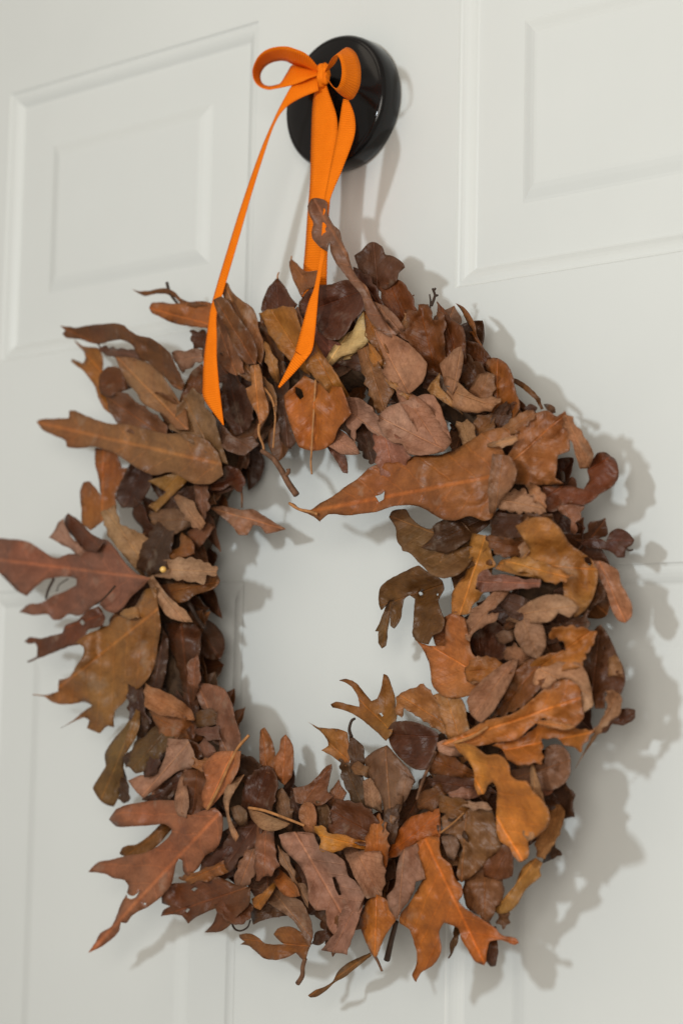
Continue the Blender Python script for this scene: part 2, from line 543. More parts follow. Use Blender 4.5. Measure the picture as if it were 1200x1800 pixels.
def ring_mesh():
    vs, fs = [], []
    nu, nv = 120, 14
    for i in range(nu):
        a = 2 * math.pi * i / nu
        for j in range(nv):
            b = 2 * math.pi * j / nv
            d = Vector((math.cos(a), 0, math.sin(a)))
            k = 0.0145 * (1 + 0.28 * noise.noise(Vector((a * 5, math.cos(b) * 1.3, math.sin(b) * 1.3 + a * 2))))
            vs.append(WC + d * (WR + k * math.cos(b)) + Vector((0, -k * math.sin(b), 0)))
    for i in range(nu):
        for j in range(nv):
            i2, j2 = (i + 1) % nu, (j + 1) % nv
            fs.append((i * nv + j, i2 * nv + j, i2 * nv + j2, i * nv + j2))
    return link_mesh('vine_ring', vs, fs, M_STRAW, wreath, origin=WC)


ring_mesh()

DK = 0.70                                        # the wreath's depth against the first guess
PX = 0.0362                                      # about cm per photo pixel at the wreath


def smooth_outline(P, step=5.0, jit=0.5, rng=None):
    P = [np.array(p, float) for p in P]
    n = len(P)
    out = []
    tang = []
    for i in range(n):
        a, b = P[i] - P[i - 1], P[(i + 1) % n] - P[i]
        la, lb = np.linalg.norm(a) + 1e-6, np.linalg.norm(b) + 1e-6
        c = np.dot(a, b) / la / lb
        t_ = (a / la + b / lb) * 0.5
        tang.append(t_ * min(1.0, max(0.0, (c - 0.25) / 0.55)) * 0.85)
    for i in range(n):
        p, q = P[i], P[(i + 1) % n]
        L = np.linalg.norm(q - p)
        if L < 0.3: continue
        k = max(1, int(round(L / step)))
        t0, t1 = tang[i] * L, tang[(i + 1) % n] * L
        for j in range(k):
            t = j / k
            h = (2 * t ** 3 - 3 * t * t + 1) * p + (t ** 3 - 2 * t * t + t) * t0 + (-2 * t ** 3 + 3 * t * t) * q + (t ** 3 - t * t) * t1
            out.append(h)
    if rng and jit:                               # ragged, uneven margin
        sd = Vector((rng.uniform(0, 90), rng.uniform(0, 90), 0))
        for i, h in enumerate(out):
            q = sd + Vector((h[0] / 9, h[1] / 9, 0))
            out[i] = h + jit * np.array([2.2 * noise.noise(q) + noise.noise(q * 2.7), 2.2 * noise.noise(q + Vector((31, 17, 5))) + noise.noise(q * 2.7 + Vector((9, 3, 8)))])
    return out


def lobes(out, b, ax, L, amp, lam, sign, ph):
    """oak lobes along a margin: round lobes with sharp notches (sign 1) or points with round bays (-1)"""
    A = np.array(out)
    n = len(A)
    tg = np.roll(A, -1, 0) - np.roll(A, 1, 0)
    tg /= np.linalg.norm(tg, axis=1)[:, None] + 1e-6
    nr = np.stack([tg[:, 1], -tg[:, 0]], 1)
    area2 = np.sum(A[:, 0] * np.roll(A[:, 1], -1) - A[:, 1] * np.roll(A[:, 0], -1))
    if area2 < 0: nr = -nr
    s, res = 0.0, []
    for i in range(n):
        if i: s += np.linalg.norm(A[i] - A[i - 1])
        u = (A[i] - b) @ ax / L
        fade = min(1.0, max(0.0, (u + 0.1) / 0.3))
        w_ = abs(math.sin(math.pi * s / lam + ph + 1.1 * math.sin(s / lam * 0.9 + ph * 5)))
        res.append(A[i] + nr[i] * amp * fade * sign * (w_ - 0.55) * (1.0 + 0.5 * math.sin(s / lam * 1.3 + ph * 3)))
    return res


def inside(pt, poly):
    x, y = pt
    c = False
    j = len(poly) - 1
    for i in range(len(poly)):
        xi, yi = poly[i]; xj, yj = poly[j]
        if (yi > y) != (yj > y) and x < (xj - xi) * (y - yi) / (yj - yi) + xi: c = not c
        j = i
    return c


def triangulate(out, holes, extra, step):
    A = np.array(out)
    lo, hi = A.min(0), A.max(0)
    pts = [tuple(p) for p in out]
    edges = [(i, (i + 1) % len(out)) for i in range(len(out))]
    for h in holes:
        k = len(pts)
        pts += [tuple(p) for p in h]
        edges += [(k + i, k + (i + 1) % len(h)) for i in range(len(h))]
    B = np.array(pts)

    def ok(p):
        return inside(p, out) and np.min(np.sum((B - np.array(p)) ** 2, 1)) > (0.5 * step) ** 2 and not any(inside(p, h) for h in holes)
    ex = [p for p in extra if ok(p)]
    pts += [tuple(p) for p in ex]
    E = np.array(ex) if ex else None
    y, r = lo[1] + step * 0.5, 0
    while y < hi[1]:
        x = lo[0] + (step * 0.5 if r % 2 else 0)
        while x < hi[0]:
            if ok((x, y)) and (E is None or np.min(np.sum((E - np.array((x, y))) ** 2, 1)) > (0.6 * step) ** 2): pts.append((x, y))
            x += step
        y += step * 0.87; r += 1
    V, _, Fc, _, _, _ = delaunay_2d_cdt([Vector(p) for p in pts], edges, [], 0, 1e-4)
    keep = []
    for f in Fc:
        cx = sum(V[i].x for i in f) / len(f); cy = sum(V[i].y for i in f) / len(f)
        if inside((cx, cy), out) and not any(inside((cx, cy), h) for h in holes): keep.append(tuple(f))
    used = sorted({i for f in keep for i in f})
    mp = {o: n for n, o in enumerate(used)}
    return [V[i] for i in used], [tuple(mp[i] for i in f) for f in keep]


TILE = dict(A=(50, 480), B=(230, 480), C=(450, 330), D=(450, 580), E=(650, 480), F=(500, 700), G=(780, 680), H=(900, 780),
            I=(650, 880), J=(820, 1000), K=(570, 1160), L=(750, 1250), M=(600, 1400), N=(400, 1350), O=(700, 1480), P=(380, 1500),
            Q=(0, 900), R=(120, 740), S=(220, 820), U=(40, 1030), V=(200, 1080), W=(140, 1200), X=(140, 1400), Y=(360, 1230))
WCP = (605, 1085)                                # the wreath's centre in the photo
leaf_no = [0]


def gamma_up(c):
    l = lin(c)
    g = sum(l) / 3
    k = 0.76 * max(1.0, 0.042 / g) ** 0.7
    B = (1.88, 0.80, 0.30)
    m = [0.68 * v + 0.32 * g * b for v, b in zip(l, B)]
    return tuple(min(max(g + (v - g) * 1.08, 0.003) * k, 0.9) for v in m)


def leaf(tile, pts, rgb, d, dt=None, base=None, tip=None, holes=(), fold=None, cup=None, tilt=None, wave=1.0, under=False, step=6.5, label=None, rim=None):
    """one leaf; outline traced in a 4x zoom of the photo ('Z' = photo pixels), d = cm in front of the door at its base, dt at its tip"""
    leaf_no[0] += 1
    rng = random.Random(leaf_no[0] * 7919)
    ox, oy = TILE.get(tile, (0, 0))
    k = 1.0 if tile == 'Z' else 0.25
    cv = lambda L: [(ox + x * k, oy + y * k) for x, y in L]
    P = cv(pts)
    out = smooth_outline(P, 4.0, 0.35, rng)
    A = np.array(out)
    cen = A.mean(0)
    if base is None:
        _, _, vt = np.linalg.svd(A - cen, full_matrices=False)
        pr = (A - cen) @ vt[0]
        b, t = cen + vt[0] * pr.min() * 0.95, cen + vt[0] * pr.max() * 0.95
        rad = lambda p: abs(math.hypot((p[0] - WCP[0]) / 335, (p[1] - WCP[1]) / 420) - 1)
        if rad(b) > rad(t): b, t = t, b
    else:
        b, t = np.array(cv([base])[0]), np.array(cv([tip])[0])
    ax = t - b
    L = np.linalg.norm(ax)
    ax /= L
    nx = np.array([-ax[1], ax[0]])
    small = base is None and L < 105
    if small:                                     # the stalk end runs on under the neighbouring leaves
        P2 = []
        for p in P:
            q = np.array(p) - b
            u, v = q @ ax / L, q @ nx
            if u < 0.35:
                k2 = (0.35 - u) / 0.35
                p = b + ax * (u - 0.55 * k2) * L + nx * v * (1 - 0.25 * min(k2, 1))
            P2.append(tuple(p))
        out = lobes(smooth_outline(P2, 3.0, 0.3, rng), b, ax, L, rng.choice((0.8, rng.uniform(2.5, 5), rng.uniform(2.5, 5.5))), rng.uniform(18, 32), rng.choice((1, -1, -1)), rng.uniform(0, 3))
    if not small and base is None and L < 220:
        out = lobes(smooth_outline(P, 3.0, 0.3, rng), b, ax, L, rng.uniform(1.8, 4.2), rng.uniform(22, 38), rng.choice((1, -1, -1)), rng.uniform(0, 3))
    hl = [smooth_outline(cv(h), 3.0, 0.3, rng) for h in holes]
    extra = [b + ax * s for s in np.arange(-0.5 * L, L * 1.1, 6.0)]
    V, Fc = triangulate(out, hl, extra, step)
    e = L * PX
    if dt is None: dt = d - 0.35 + rng.uniform(-0.5, 0.4)
    fold = rng.choice((-0.7, 1, 1)) * rng.uniform(0.25, 0.65) if fold is None else fold
    tilt = rng.uniform(-0.42, 0.42) if tilt is None else tilt
    cup = rng.uniform(-0.10, 0.10) if cup is None else cup
    rim = rng.uniform(0.0, 0.38) if rim is None else rim
    so = Vector((rng.uniform(0, 99), rng.uniform(0, 99), 0))
    vs, uv, eg = [], [], []
    O = np.array(out)
    for p in V:
        q = np.array((p.x, p.y)) - b
        u, v = q @ ax / L, q @ nx / L
        vc = v * L * PX
        edge = math.sqrt(np.min(np.sum((O - np.array((p.x, p.y))) ** 2, 1)))
        av = math.sqrt(vc * vc + 0.02) - 0.14
        dd = d + (dt - d) * min(max(u, -0.15), 1.1) + tilt * vc + fold * av + cup * e * (4 * (u - 0.5) ** 2 - 0.5)
        sc_ = 1 / (0.22 * L + 8)
        dd += wave * 0.16 * min(e, 7) * noise.noise(so + Vector((p.x * sc_, p.y * sc_, 0)))
        dd += wave * 0.17 * noise.noise(so + Vector((p.x / 19, p.y / 19, 3)))
        cq = so + Vector((p.x / 30, p.y / 30, 9))
        dd += wave * (0.55 * (abs(noise.noise(cq)) - 0.22) + 0.22 * (abs(noise.noise(cq * 2.3)) - 0.2))
        dd += rim * math.exp(-edge / 6.5)
        if small and u < 0.12: dd -= (0.12 - u) * 3.2
        eg.append(math.exp(-edge / 4.5))
        vs.append(at(p.x, p.y, max(dd * DK, 0.4) / 100))
        uv.append((u, v))
    o = link_mesh('leaf', vs, Fc, [M_UNDER, M_LEAF] if under else [M_LEAF, M_UNDER], wreath, uvs=uv, origin=at(cen[0], cen[1], d * DK / 100))
    # all triangles must face the camera side so that the solidify's offset shell is the back
    me = o.data
    me.attributes.new('edge', 'FLOAT', 'POINT').data.foreach_set('value', eg)
    nrm = me.polygons[0].normal
    if nrm.dot(CAM - at(cen[0], cen[1], d / 100)) < 0: me.flip_normals()
    solid(o, 0.00045, 1)
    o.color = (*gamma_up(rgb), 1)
    if label: o['label'] = label
    return o


# ---------------------------------------------------------------- leaves, traced one by one
# upper left
leaf('A', [(225,370),(270,375),(330,385),(420,368),(520,360),(610,352),(670,368),(720,410),(770,440),(850,455),(910,490),(960,530),(1000,570),(1030,640),(1070,720),(1100,790),(1080,830),(1020,800),(960,730),(900,680),(850,630),(790,610),(760,560),(735,510),(690,480),(640,470),(570,480),(510,500),(440,490),(380,470),(330,462),(260,450),(240,425),(262,405)], (104,62,28), 8.0, 6.2, (1090,820), (230,370), fold=0.5)
leaf('A', [(325,470),(380,510),(430,520),(490,525),(520,580),(525,690),(560,660),(620,660),(670,690),(720,790),(650,830),(740,890),(800,960),(700,1040),(620,1050),(590,1000),(530,950),(495,880),(470,800),(430,740),(390,690),(340,650),(300,620),(310,605),(385,635),(405,600),(390,550),(350,510)], (158,100,38), 6.0, 4.6, (760,980), (330,480))
leaf('A', [(500,720),(560,660),(640,680),(700,760),(710,800),(640,840),(560,870),(510,850)], (100,54,18), 6.9)
leaf('A', [(490,505),(560,520),(650,530),(740,535),(770,560),(800,610),(700,600),(600,592),(540,575),(510,550)], (100,70,62), 6.6)
leaf('A', [(610,590),(700,590),(780,610),(860,640),(920,690),(970,760),(1010,820),(1060,900),(1110,970),(1130,1100),(1040,1100),(960,1000),(880,960),(800,910),(760,840),(700,780),(670,720),(640,660)], (142,104,72), 8.8, 7.0, (1100,1080), (620,590), fold=-0.3)
leaf('A', [(550,870),(640,830),(720,870),(800,930),(900,1000),(980,1080),(960,1180),(780,1150),(640,1080),(600,1010),(560,950)], (112,72,48), 7.2)
leaf('Z', [(65,742),(70,738),(95,736),(121,735),(123,722),(130,721),(150,730),(170,738),(195,745),(220,745),(250,752),(290,762),(330,762),(365,775),(385,800),(392,835),(370,850),(340,850),(318,838),(300,830),(270,835),(240,822),(215,805),(190,792),(165,785),(140,788),(118,786),(116,775),(95,765),(75,755)], (138,94,58), 9.2, 6.0, (385,815), (65,742), fold=-0.25)
leaf('B', [(370,860),(430,820),(500,840),(520,920),(580,1000),(600,1080),(610,1150),(520,1160),(430,1150),(330,1130),(280,1090),(300,1000),(340,930)], (124,98,70), 8.7)
leaf('B', [(130,245),(150,210),(210,205),(300,215),(400,205),(500,198),(560,210),(640,260),(700,350),(700,420),(640,420),(560,390),(480,382),(380,370),(280,345),(200,305),(150,280)], (160,92,44), 8.0, 6.0, (700,400), (130,245))
leaf('B', [(10,115),(60,128),(120,125),(200,110),(260,110),(310,135),(350,175),(420,205),(520,200),(540,230),(440,240),(350,210),(300,165),(250,148),(180,145),(100,160),(60,145)], (122,70,30), 6.6, 5.6, (540,220), (10,115))
leaf('B', [(650,60),(680,70),(710,130),(790,200),(850,240),(880,300),(900,400),(930,480),(930,600),(910,640),(850,560),(830,440),(770,340),(720,270),(660,180),(640,120)], (148,100,64), 8.8, 8.6, (910,640), (655,60))
leaf('B', [(580,190),(630,165),(680,190),(720,250),(780,340),(850,440),(890,560),(880,640),(820,640),(740,560),(700,460),(650,350),(600,260)], (112,68,34), 9.2, 9.6, (870,630), (600,185), fold=0.4, cup=0)
leaf('B', [(610,280),(680,380),(720,460),(760,560),(800,700),(740,720),(620,640),(560,450)], (142,96,70), 8.6)
leaf('B', [(290,560),(400,540),(480,545),(520,580),(450,640),(370,700),(320,640)], (145,116,102), 7.6)
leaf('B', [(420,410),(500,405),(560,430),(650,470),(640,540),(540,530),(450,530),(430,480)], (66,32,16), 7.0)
leaf('B', [(360,880),(380,790),(440,680),(500,640),(540,760),(500,850),(400,900)], (110,62,30), 7.9)
leaf('B', [(840,650),(900,640),(920,700),(930,800),(960,900),(970,980),(930,1050),(905,1070),(890,1000),(850,930),(820,860),(810,810),(850,790),(840,720)], (172,112,64), 9.2, 8.6, (870,650), (905,1070))
leaf('B', [(940,480),(980,520),(1030,630),(1010,690),(960,660),(940,590)], (170,120,70), 8.8)
leaf('B', [(760,560),(830,640),(920,720),(1000,800),(1030,920),(1020,1000),(960,850),(900,780),(830,760),(740,700)], (132,94,60), 8.4)
leaf('B', [(900,280),(960,380),(1040,500),(1080,620),(1100,720),(1020,700),(960,560),(920,440)], (84,50,28), 8.0)
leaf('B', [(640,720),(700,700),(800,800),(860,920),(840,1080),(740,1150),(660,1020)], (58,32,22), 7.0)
leaf('B', [(620,1080),(680,1050),(740,1160),(860,1150),(900,1200),(800,1280),(680,1250)], (112,84,72), 7.8)
# top
leaf('C', [(35,860),(50,790),(90,700),(150,632),(200,690),(250,780),(290,820),(250,880),(150,900),(60,890)], (80,36,16), 7.4, 6.8, (160,900), (150,640))
leaf('C', [(20,880),(110,850),(200,835),(270,835),(290,900),(310,960),(310,1050),(270,1150),(180,1140),(110,1060),(60,960)], (160,104,40), 8.3)
leaf('C', [(235,520),(248,500),(262,512),(300,550),(350,590),(430,580),(440,640),(400,700),(350,720),(320,770),(280,690),(250,620)], (142,92,56), 7.4, 6.8, (380,690), (245,510))
leaf('C', [(300,840),(350,740),(420,690),(520,680),(620,650),(700,660),(760,720),(780,800),(740,880),(680,940),(640,1010),(580,1070),(500,1060),(430,990),(420,900),(330,920)], (82,38,22), 8.0, 7.4, (760,720), (330,880))
leaf('C', [(400,940),(480,1000),(560,1060),(610,1080),(560,1140),(500,1190),(430,1180),(380,1080)], (128,74,66), 8.4)
leaf('C', [(250,920),(290,840),(320,900),(320,1000),(270,980)], (160,122,105), 8.5)
leaf('C', [(362,130),(384,86),(420,72),(470,80),(498,104),(500,165),(518,220),(546,266),(586,300),(602,372),(642,456),(672,558),(720,640),(780,700),(820,800),(880,900),(960,1000),(1000,1020),(960,1060),(860,1000),(780,900),(740,760),(660,660),(600,580),(550,510),(525,450),(515,380),(500,450),(440,410),(390,340),(400,250),(375,190)], (128,90,74), 8.8, 8.2, (960,1020), (410,85), cup=0.0)
leaf('C', [(690,480),(740,440),(790,390),(830,382),(880,410),(910,470),(960,480),(1030,530),(1045,560),(1000,600),(990,650),(940,700),(860,720),(800,690),(740,620),(710,540)], (90,50,32), 6.4, 5.8, (860,720), (830,385))
leaf('C', [(680,560),(760,600),(840,690),(880,800),(1000,940),(960,980),(860,860),(760,740),(690,660)], (62,30,20), 7.4)
leaf('C', [(860,720),(930,660),(990,650),(1050,690),(1090,750),(1110,850),(1040,910),(1000,960),(930,880)], (118,58,24), 6.9)
leaf('C', [(755,870),(762,940),(770,1010),(792,1080),(750,1120),(690,1160),(600,1190),(520,1260),(470,1240),(540,1120),(630,1030),(680,1000),(720,920)], (196,188,138), 8.3, 8.6, (500,1240), (755,880), label='pale yellow-green leaf')
leaf('C', [(560,1220),(640,1150),(740,1130),(800,1060),(830,1160),(830,1210),(760,1190),(680,1200)], (186,178,130), 8.0)
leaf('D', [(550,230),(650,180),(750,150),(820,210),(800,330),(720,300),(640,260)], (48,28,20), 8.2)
leaf('C', [(750,860),(800,870),(850,950),(900,1080),(960,1200),(880,1220),(820,1130),(770,1020)], (150,92,38), 8.8)
leaf('C', [(820,800),(900,830),(980,900),(1030,1010),(980,1030),(900,930)], (150,112,95), 8.6)
leaf('E', [(25,390),(90,395),(160,430),(250,480),(330,550),(400,640),(370,760),(310,820),(270,850),(200,820),(120,760),(90,690),(110,640),(80,540),(40,450)], (168,118,95), 9.6, 9.0, (270,840), (30,395), fold=-0.3, under=True)
leaf('E', [(110,690),(160,760),(230,800),(280,840),(250,870),(180,830),(110,760)], (190,140,90), 9.7)
leaf('E', [(-10,480),(60,560),(95,640),(60,660),(0,620)], (175,115,45), 9.0)
leaf('E', [(250,270),(330,260),(340,225),(410,220),(430,270),(440,340),(470,330),(480,260),(530,330),(520,430),(520,520),(480,570),(390,580),(330,540),(250,470),(210,430),(270,380),(260,320)], (112,62,22), 7.6)
leaf('E', [(215,400),(235,280),(270,300),(275,380),(215,440),(190,410)], (182,138,98), 7.9)
leaf('E', [(470,200),(530,260),(580,330),(640,370),(665,430),(650,510),(640,600),(560,600),(500,540),(510,400),(480,300)], (104,52,22), 6.9)
leaf('E', [(660,470),(740,490),(800,530),(830,590),(820,660),(760,640),(690,600),(650,540)], (94,48,20), 6.4)
leaf('E', [(600,210),(650,235),(700,290),(735,360),(750,440),(790,510),(832,595),(800,570),(740,480),(690,412),(722,410),(670,320),(640,260)], (138,82,34), 5.8, 5.0, (825,590), (605,212))
leaf('E', [(490,640),(540,590),(600,530),(640,515),(655,580),(640,700),(610,790),(580,860),(530,800),(510,720)], (158,120,98), 8.8, 8.2, (580,855), (640,520), under=True)
leaf('E', [(620,560),(700,590),(770,640),(830,700),(760,780),(700,800),(640,760)], (86,52,30), 7.2)
leaf('E', [(820,600),(900,600),(960,640),(1000,720),(1020,820),(1050,930),(1020,1010),(950,1060),(860,1080),(850,960),(880,880),(850,830),(860,720),(820,680)], (144,80,28), 7.4, 6.6, (890,1070), (900,605))
leaf('E', [(700,800),(760,720),(820,690),(870,720),(880,800),(860,890),(790,900),(720,870)], (140,98,72), 8.4)
leaf('E', [(600,840),(620,770),(660,745),(690,790),(720,860),(790,880),(860,870),(920,880),(900,920),(840,970),(760,980),(680,980),(610,940)], (180,132,98), 9.2, under=True)
leaf('E', [(400,820),(440,760),(490,700),(490,790),(560,860),(590,890),(500,885),(430,850)], (170,130,82), 9.0)
leaf('E', [(600,1060),(640,1040),(720,1045),(740,1120),(720,1220),(640,1180)], (152,116,80), 8.2, under=True)
leaf('E', [(750,1000),(880,990),(870,1090),(760,1130)], (128,82,46), 8.0)
leaf('E', [(380,720),(450,680),(500,740),(560,830),(480,830),(380,800)], (52,26,16), 8.4)
leaf('E', [(880,960),(960,900),(1000,1000),(940,1080),(860,1080)], (70,38,18), 7.9)
leaf('D', [(690,590),(760,555),(820,530),(850,600),(880,700),(940,760),(1000,800),(930,810),(840,740),(770,670),(720,740),(700,790),(690,680)], (168,126,116), 9.0, under=True)
leaf('Z', [(662,735),(680,716),(715,704),(745,693),(760,694),(772,712),(780,735),(790,765),(793,778),(770,795),(740,800),(718,798),(706,780),(690,778),(675,765),(667,750)], (168,126,114), 9.2, 9.0, (780,790), (670,735), under=True, fold=0.35)
leaf('F', [(870,130),(900,90),(960,80),(1050,100),(1100,200),(1170,310),(1120,370),(1000,390),(955,310),(925,220)], (160,114,100), 9.7, under=True, cup=0.12)
leaf('D', [(840,740),(920,790),(1000,790),(1060,830),(1080,900),(1050,970),(960,1030),(900,1080),(850,960)], (150,102,92), 9.0)
leaf('F', [(310,350),(400,210),(430,230),(490,310),(530,390),(470,400),(400,390)], (172,130,120), 8.6, under=True)
leaf('F', [(300,350),(400,385),(430,410),(445,530),(410,520),(370,450)], (118,80,72), 7.5)
leaf('F', [(500,300),(540,220),(580,190),(640,260),(660,440),(600,460),(540,380)], (60,38,28), 8.0)
leaf('F', [(380,210),(430,140),(490,120),(500,250),(490,310),(430,240)], (96,66,50), 8.2)
leaf('D', [(740,260),(820,230),(880,280),(960,420),(950,480),(880,580),(850,590),(820,510),(780,420)], (134,94,62), 9.0)
leaf('D', [(200,460),(260,400),(340,320),(420,360),(520,390),(600,400),(640,510),(670,590),(640,620),(580,690),(540,790),(490,830),(400,850),(300,820),(260,720),(210,560)], (172,94,30), 9.2, 8.6, (420,330), (390,850), fold=0.3, holes=([(275,400),(320,420),(335,470),(310,490),(280,450)],))
leaf('D', [(350,260),(380,150),(400,50),(470,170),(540,270),(600,350),(600,400),(520,400),(430,350)], (162,106,44), 9.5)
leaf('D', [(150,430),(230,400),(250,480),(230,640),(280,760),(250,840),(180,790),(160,640)], (66,40,28), 8.0)
# big leaf across the upper right
leaf('Z', [(508,884),(514,884),(526,893),(545,897),(562,885),(585,872),(605,857),(630,840),(650,822),(668,814),(700,812),(735,800),(770,800),(800,790),(825,775),(850,760),(880,752),(910,757),(905,775),(880,785),(890,805),(902,822),(907,832),(897,850),(880,870),(872,890),(862,912),(850,915),(825,907),(800,915),(775,912),(755,900),(735,890),(720,888),(690,890),(660,900),(635,903),(610,906),(590,904),(575,905),(562,917),(552,909),(540,903),(520,895)], (148,86,42), 9.9, 9.2, (880,835), (545,899), fold=-0.25, tilt=-0.12, cup=-0.05, holes=([(659,872),(670,868),(676,862),(674,878),(666,883)],))
leaf('G', [(340,470),(460,490),(510,590),(490,680),(400,740),(350,800),(310,680),(330,560)], (138,102,78), 10.2)
leaf('G', [(500,310),(560,260),(640,190),(720,165),(790,210),(850,170),(870,230),(880,330),(880,450),(800,480),(790,580),(780,640),(840,680),(700,690),(600,690),(480,680),(500,590),(440,500),(480,430),(500,360)], (156,96,54), 8.8, 7.6, (480,520), (850,190), fold=-0.3)
leaf('G', [(850,175),(900,230),(960,310),(1020,375),(960,430),(880,455),(880,350),(830,250)], (188,142,112), 7.8, under=True)
leaf('G', [(520,25),(570,0),(620,20),(670,80),(695,155),(680,160),(640,90),(580,40)], (118,76,28), 6.2)
leaf('G', [(555,155),(600,125),(645,150),(620,190),(570,190)], (78,42,22), 7.4)
leaf('G', [(725,150),(750,132),(780,145),(780,180),(740,190)], (112,80,56), 6.6)
leaf('G', [(430,290),(540,180),(620,160),(650,200),(560,290),(480,320)], (158,110,74), 8.4)
leaf('G', [(340,395),(420,360),(500,340),(520,380),(440,420),(380,415)], (190,150,115), 10.2)
leaf('G', [(365,820),(400,770),(480,740),(560,725),(620,770),(700,850),(720,890),(620,890),(500,885),(400,850)], (180,136,110), 9.4, under=True)
leaf('G', [(600,740),(660,720),(710,760),(710,860),(660,830)], (178,130,98), 9.0)
# right
leaf('H', [(210,300),(300,295),(420,300),(500,320),(540,250),(525,180),(560,120),(600,65),(650,60),(690,90),(720,110),(745,180),(740,250),(690,310),(620,350),(560,400),(500,430),(400,420),(280,480),(230,470),(210,380)], (116,58,36), 6.8, 4.6, (210,390), (690,90))
leaf('H', [(280,470),(320,430),(430,430),(500,440),(480,500),(450,570),(440,640),(410,640),(410,540),(350,500)], (148,106,90), 6.4)
leaf('H', [(280,490),(360,510),(420,560),(420,660),(360,620),(310,560)], (68,40,34), 6.0)
leaf('H', [(420,660),(480,670),(600,665),(660,690),(680,630),(740,595),(810,620),(855,680),(840,710),(800,740),(790,800),(740,800),(700,765),(620,740),(520,730)], (82,40,32), 5.6, 4.4, (430,680), (850,680))
leaf('Z', [(1040,985),(1060,988),(1070,993),(1085,1003),(1090,1025),(1100,1043),(1110,1065),(1108,1085),(1097,1095),(1085,1090),(1073,1068),(1065,1042),(1052,1015)], (176,120,94), 6.0, 5.0, (1055,992), (1098,1092))
leaf('Z', [(905,925),(935,910),(960,910),(985,930),(1000,955),(1020,970),(1040,985),(1050,1005),(1045,1040),(1030,1070),(1010,1085),(985,1070),(990,1040),(985,1010),(960,1020),(935,1015),(905,1010),(870,1000),(880,985),(915,980),(930,965)], (168,112,52), 8.8, 7.2, (890,990), (1035,1000), holes=([(1026,980),(1034,978),(1040,990),(1036,995),(1028,988)],))
leaf('H', [(-40,810),(0,800),(120,800),(260,850),(430,930),(350,975),(260,980),(150,920),(0,890),(-60,850)], (174,118,54), 9.4)
leaf('H', [(500,1040),(540,980),(600,970),(640,1000),(660,1060),(600,1130),(500,1150)], (92,54,22), 6.4)
leaf('G', [(330,880),(450,890),(580,900),(580,1010),(450,1070),(330,1050)], (62,34,22), 8.4)
leaf('G', [(560,900),(680,890),(760,900),(800,1000),(700,1040),(600,1050),(540,1000)], (96,60,34), 8.6)
leaf('G', [(290,1040),(420,1060),(520,1060),(460,1180),(400,1190),(330,1140)], (120,68,34), 8.9)
leaf('G', [(500,1060),(600,940),(640,1000),(620,1120),(560,1220),(460,1240)], (162,112,74), 8.7)
leaf('I', [(720,230),(820,250),(860,380),(880,470),(800,500),(760,560),(740,620),(800,650),(740,720),(680,800),(580,820),(570,720),(590,620),(660,520),(700,420),(690,330)], (182,122,56), 8.4)
leaf('I', [(135,115),(160,70),(250,60),(280,110),(340,170),(420,200),(520,130),(640,150),(720,240),(740,330),(700,440),(620,520),(520,545),(430,520),(380,470),(340,430),(280,370),(225,345),(220,330),(190,280),(180,190)], (116,86,54), 8.0, 6.0, (700,320), (140,110))
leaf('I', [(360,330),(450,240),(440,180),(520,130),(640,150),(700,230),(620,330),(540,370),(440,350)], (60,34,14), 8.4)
leaf('I', [(350,430),(480,360),(640,330),(710,400),(660,470),(560,520),(450,510)], (122,88,46), 8.5)
leaf('I', [(60,680),(75,610),(140,550),(220,510),(340,455),(400,500),(500,560),(520,620),(480,700),(500,780),(525,850),(500,920),(440,950),(410,1010),(330,990),(300,940),(305,850),(310,760),(315,690),(280,665),(240,690),(225,760),(210,840),(170,900),(145,880),(150,780),(175,710),(140,700),(110,740),(80,770),(65,740)], (102,68,26), 7.0, 5.6, (480,600), (70,740), holes=([(340,650),(352,638),(370,645),(372,662),(350,668)],[(466,660),(475,648),(485,660),(476,674)]))
leaf('I', [(130,700),(190,690),(150,790),(125,900),(110,1020),(85,1040),(60,1000),(60,920),(38,920),(70,850),(100,770)], (110,78,40), 5.8, 5.0, (150,700), (85,1035))
leaf('Z', [(725,1117),(735,1128),(755,1135),(782,1135),(785,1092),(795,1078),(815,1087),(822,1112),(830,1150),(842,1160),(852,1175),(870,1185),(860,1205),(830,1220),(800,1228),(775,1222),(760,1205),(755,1170),(745,1145)], (174,102,52), 8.2, 7.4, (850,1190), (740,1125))
leaf('J', [(0,680),(60,620),(160,620),(200,680),(260,720),(180,760),(80,800),(0,780),(-20,730)], (170,98,40), 8.9)
leaf('J', [(0,750),(100,780),(240,730),(260,760),(120,800),(20,810)], (190,140,105), 9.0)
leaf('I', [(740,600),(760,520),(830,480),(860,520),(960,520),(1080,550),(1200,550),(1190,610),(1060,620),(940,630),(850,640),(780,640)], (140,94,86), 9.1, fold=0.5)
leaf('I', [(670,850),(700,790),(760,740),(830,700),(900,740),(870,780),(820,810),(880,830),(870,860),(800,880),(740,930),(700,990),(670,940)], (160,122,102), 9.3, under=True)
leaf('I', [(840,640),(960,640),(1080,680),(1100,760),(1000,800),(900,740),(860,700)], (84,60,52), 8.4)
leaf('J', [(240,180),(330,200),(480,240),(480,330),(360,360),(280,320),(240,250)], (64,40,34), 8.2)
leaf('J', [(330,450),(350,380),(440,350),(520,370),(555,470),(550,560),(500,630),(430,610),(370,540)], (160,116,92), 9.1, 8.7, (400,370), (500,620), under=True)
leaf('J', [(240,590),(330,520),(400,580),(390,650),(340,680),(280,650)], (145,98,72), 8.8, under=True)
leaf('J', [(200,460),(290,430),(325,470),(260,530),(220,520)], (124,98,82), 8.5)
leaf('J', [(460,340),(520,200),(600,180),(700,200),(790,270),(720,340),(640,310),(600,360),(500,370)], (180,140,112), 9.4, under=True)
